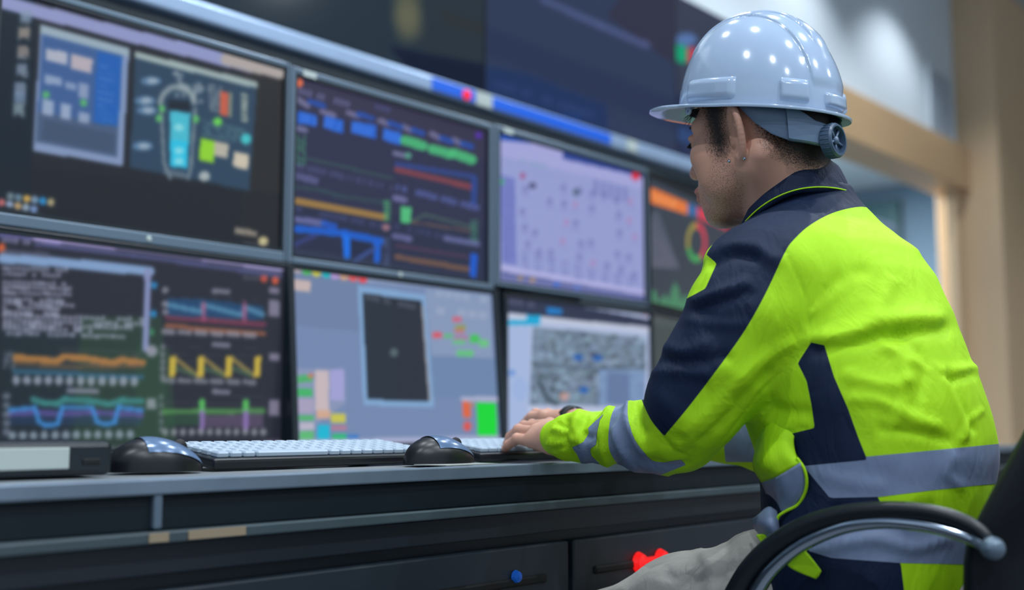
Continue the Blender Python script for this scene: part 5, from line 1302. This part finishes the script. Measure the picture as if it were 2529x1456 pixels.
# ------------------------------------------------------------------ office chair
ch = empty('office_chair', (HIP[0], HIP[1], 0)); bpy.context.view_layer.update()
CO = np.array([HIP[0], HIP[1], 0])
def cchild(name, m, material, **k):
    o = m.build(name, material, ch, **k); o.location = -CO; return o
def arm(o_, first=True):
    def A(x, y, dd=0.): return P(x, y, 1.15 + (2450 - x) / 660 * .19 + dd) + o_
    pad_path = smooth_path([A(2448, 1345), A(2420, 1310), A(2360, 1280), (A(2280, 1262)), A(2180, 1258), A(2080, 1268), A(1985, 1298), A(1905, 1348), A(1850, 1405), A(1812, 1470), A(1780, 1540)], 6)
    n = len(pad_path); m = MB(); m.tube(pad_path, [.0068 + .0062 * (i / n) for i in range(n)], 14, flat=1.0)
    cchild('armrest_pad', m, M['rubber'], smooth=True)
    tp = smooth_path([A(2455, 1365), A(2400, 1330), A(2320, 1304), A(2250, 1292), A(2170, 1288), A(2080, 1301), A(1990, 1338), A(1925, 1386), A(1880, 1440), A(1845, 1520), A(1860, 1640), A(1960, 1700), A(2120, 1720), A(2300, 1700)], 6)
    cchild('arm_tube', MB().tube(tp, [.0062 + .0030 * min(1, i / 50) for i in range(len(tp))], 14), M['chrome'], smooth=True)
    m = MB(); c_ = A(2452, 1353, -.004); m.lathe([(.0001, .013), (.006, .0115), (.0105, .007), (.012, .0), (.0105, -.007), (.006, -.0115), (.0001, -.013)], c=c_, axis=-BL, n=20, cap=False)
    m.tube([A(2395, 1326), A(2452, 1356)], [.006, .0085], 12)
    cchild('arm_joint', m, M['casing'], smooth=True)
arm(np.zeros(3)); arm(-BL * .50)
# backrest: padded shell curving round the sitter's back
bc = CO - BF * .215
V = []; F = []; NU, NV = 28, 30
def bk(u, v, side):
    z = .40 + .66 * v; w_ = (.215 - .22 * min(max(0, z - .70), .3)) * (.90 + .10 * math.sin(math.pi * min(v * 1.2, 1)))
    rec = .04 * (v - .5) + .42 * max(0, z - .68) + .035 * (1 - u * u) - .015
    thk = .030 * (1 - abs(u) ** 4) ** .5 * (1 - abs(2 * v - 1) ** 6) ** .5 + .004
    return bc + BL * u * w_ - BF * (rec + (thk if side else -thk)) + up * z
for side in (0, 1):
    for j in range(NV + 1):
        for i in range(NU + 1): V.append(bk(-1 + 2 * i / NU, j / NV, side))
W_ = NU + 1; off_ = W_ * (NV + 1)
for j in range(NV):
    for i in range(NU):
        q = j * W_ + i; F.append((q, q + 1, q + W_ + 1, q + W_)); q += off_; F.append((q + W_, q + W_ + 1, q + 1, q))
for j in range(NV):
    q = j * W_; F.append((q, q + W_, q + W_ + off_, q + off_)); q += NU; F.append((q + off_, q + W_ + off_, q + W_, q))
for i in range(NU): F.append((i + off_, i + 1 + off_, i + 1, i)); q = NV * W_ + i; F.append((q, q + 1, q + 1 + off_, q + off_))
o = link('backrest', raw_mesh('backrest', np.array(V), F), M['leather'], ch, smooth=True); o.location = -CO
m = MB(); c_ = CO + BF * .06; m2 = bmesh.new(); m.box(-.24, .24, -.23, .25, .40, .475, .03, 4); o = m.build('seat', M['leather'], ch, smooth=False); o.rotation_euler = (0, 0, TH); 
m = MB().lathe([(.028, .09), (.028, .40)], n=24).lathe([(.05, .36), (.10, .395)], n=24); m.build('gas_column', M['chrome'], ch, smooth=False)
for k in range(5):
    a = 2 * math.pi * k / 5 + .2; tip = Vector((.29 * math.cos(a), .29 * math.sin(a), .075))
    lg = MB().tube([Vector((0, 0, .12)), tip * .55 + Vector((0, 0, .055)), tip], [.026, .022, .016], 10).build('leg', M['chrome'], ch, smooth=True)
    MB().lathe([(.022, -.012), (.027, -.008), (.027, .008), (.022, .012)], c=(tip.x, tip.y, .028), axis=(-math.sin(a), math.cos(a), 0), n=20).tube([tip, (tip.x, tip.y, .03)], .007, 8).build('caster', M['black'], lg, smooth=True)
tag(ch, 'black office chair with chrome tube armrests carrying the person', 'chair')
scene.view_settings.view_transform = 'Standard'; scene.view_settings.look = 'None'; scene.view_settings.exposure = 0.0; scene.view_settings.gamma = 1.0
scene.view_settings.use_curve_mapping = False
scene.cycles.use_denoising = True; scene.cycles.max_bounces = 5; scene.cycles.use_adaptive_sampling = True; scene.cycles.adaptive_threshold = .04; scene.cycles.sample_clamp_indirect = 4.0
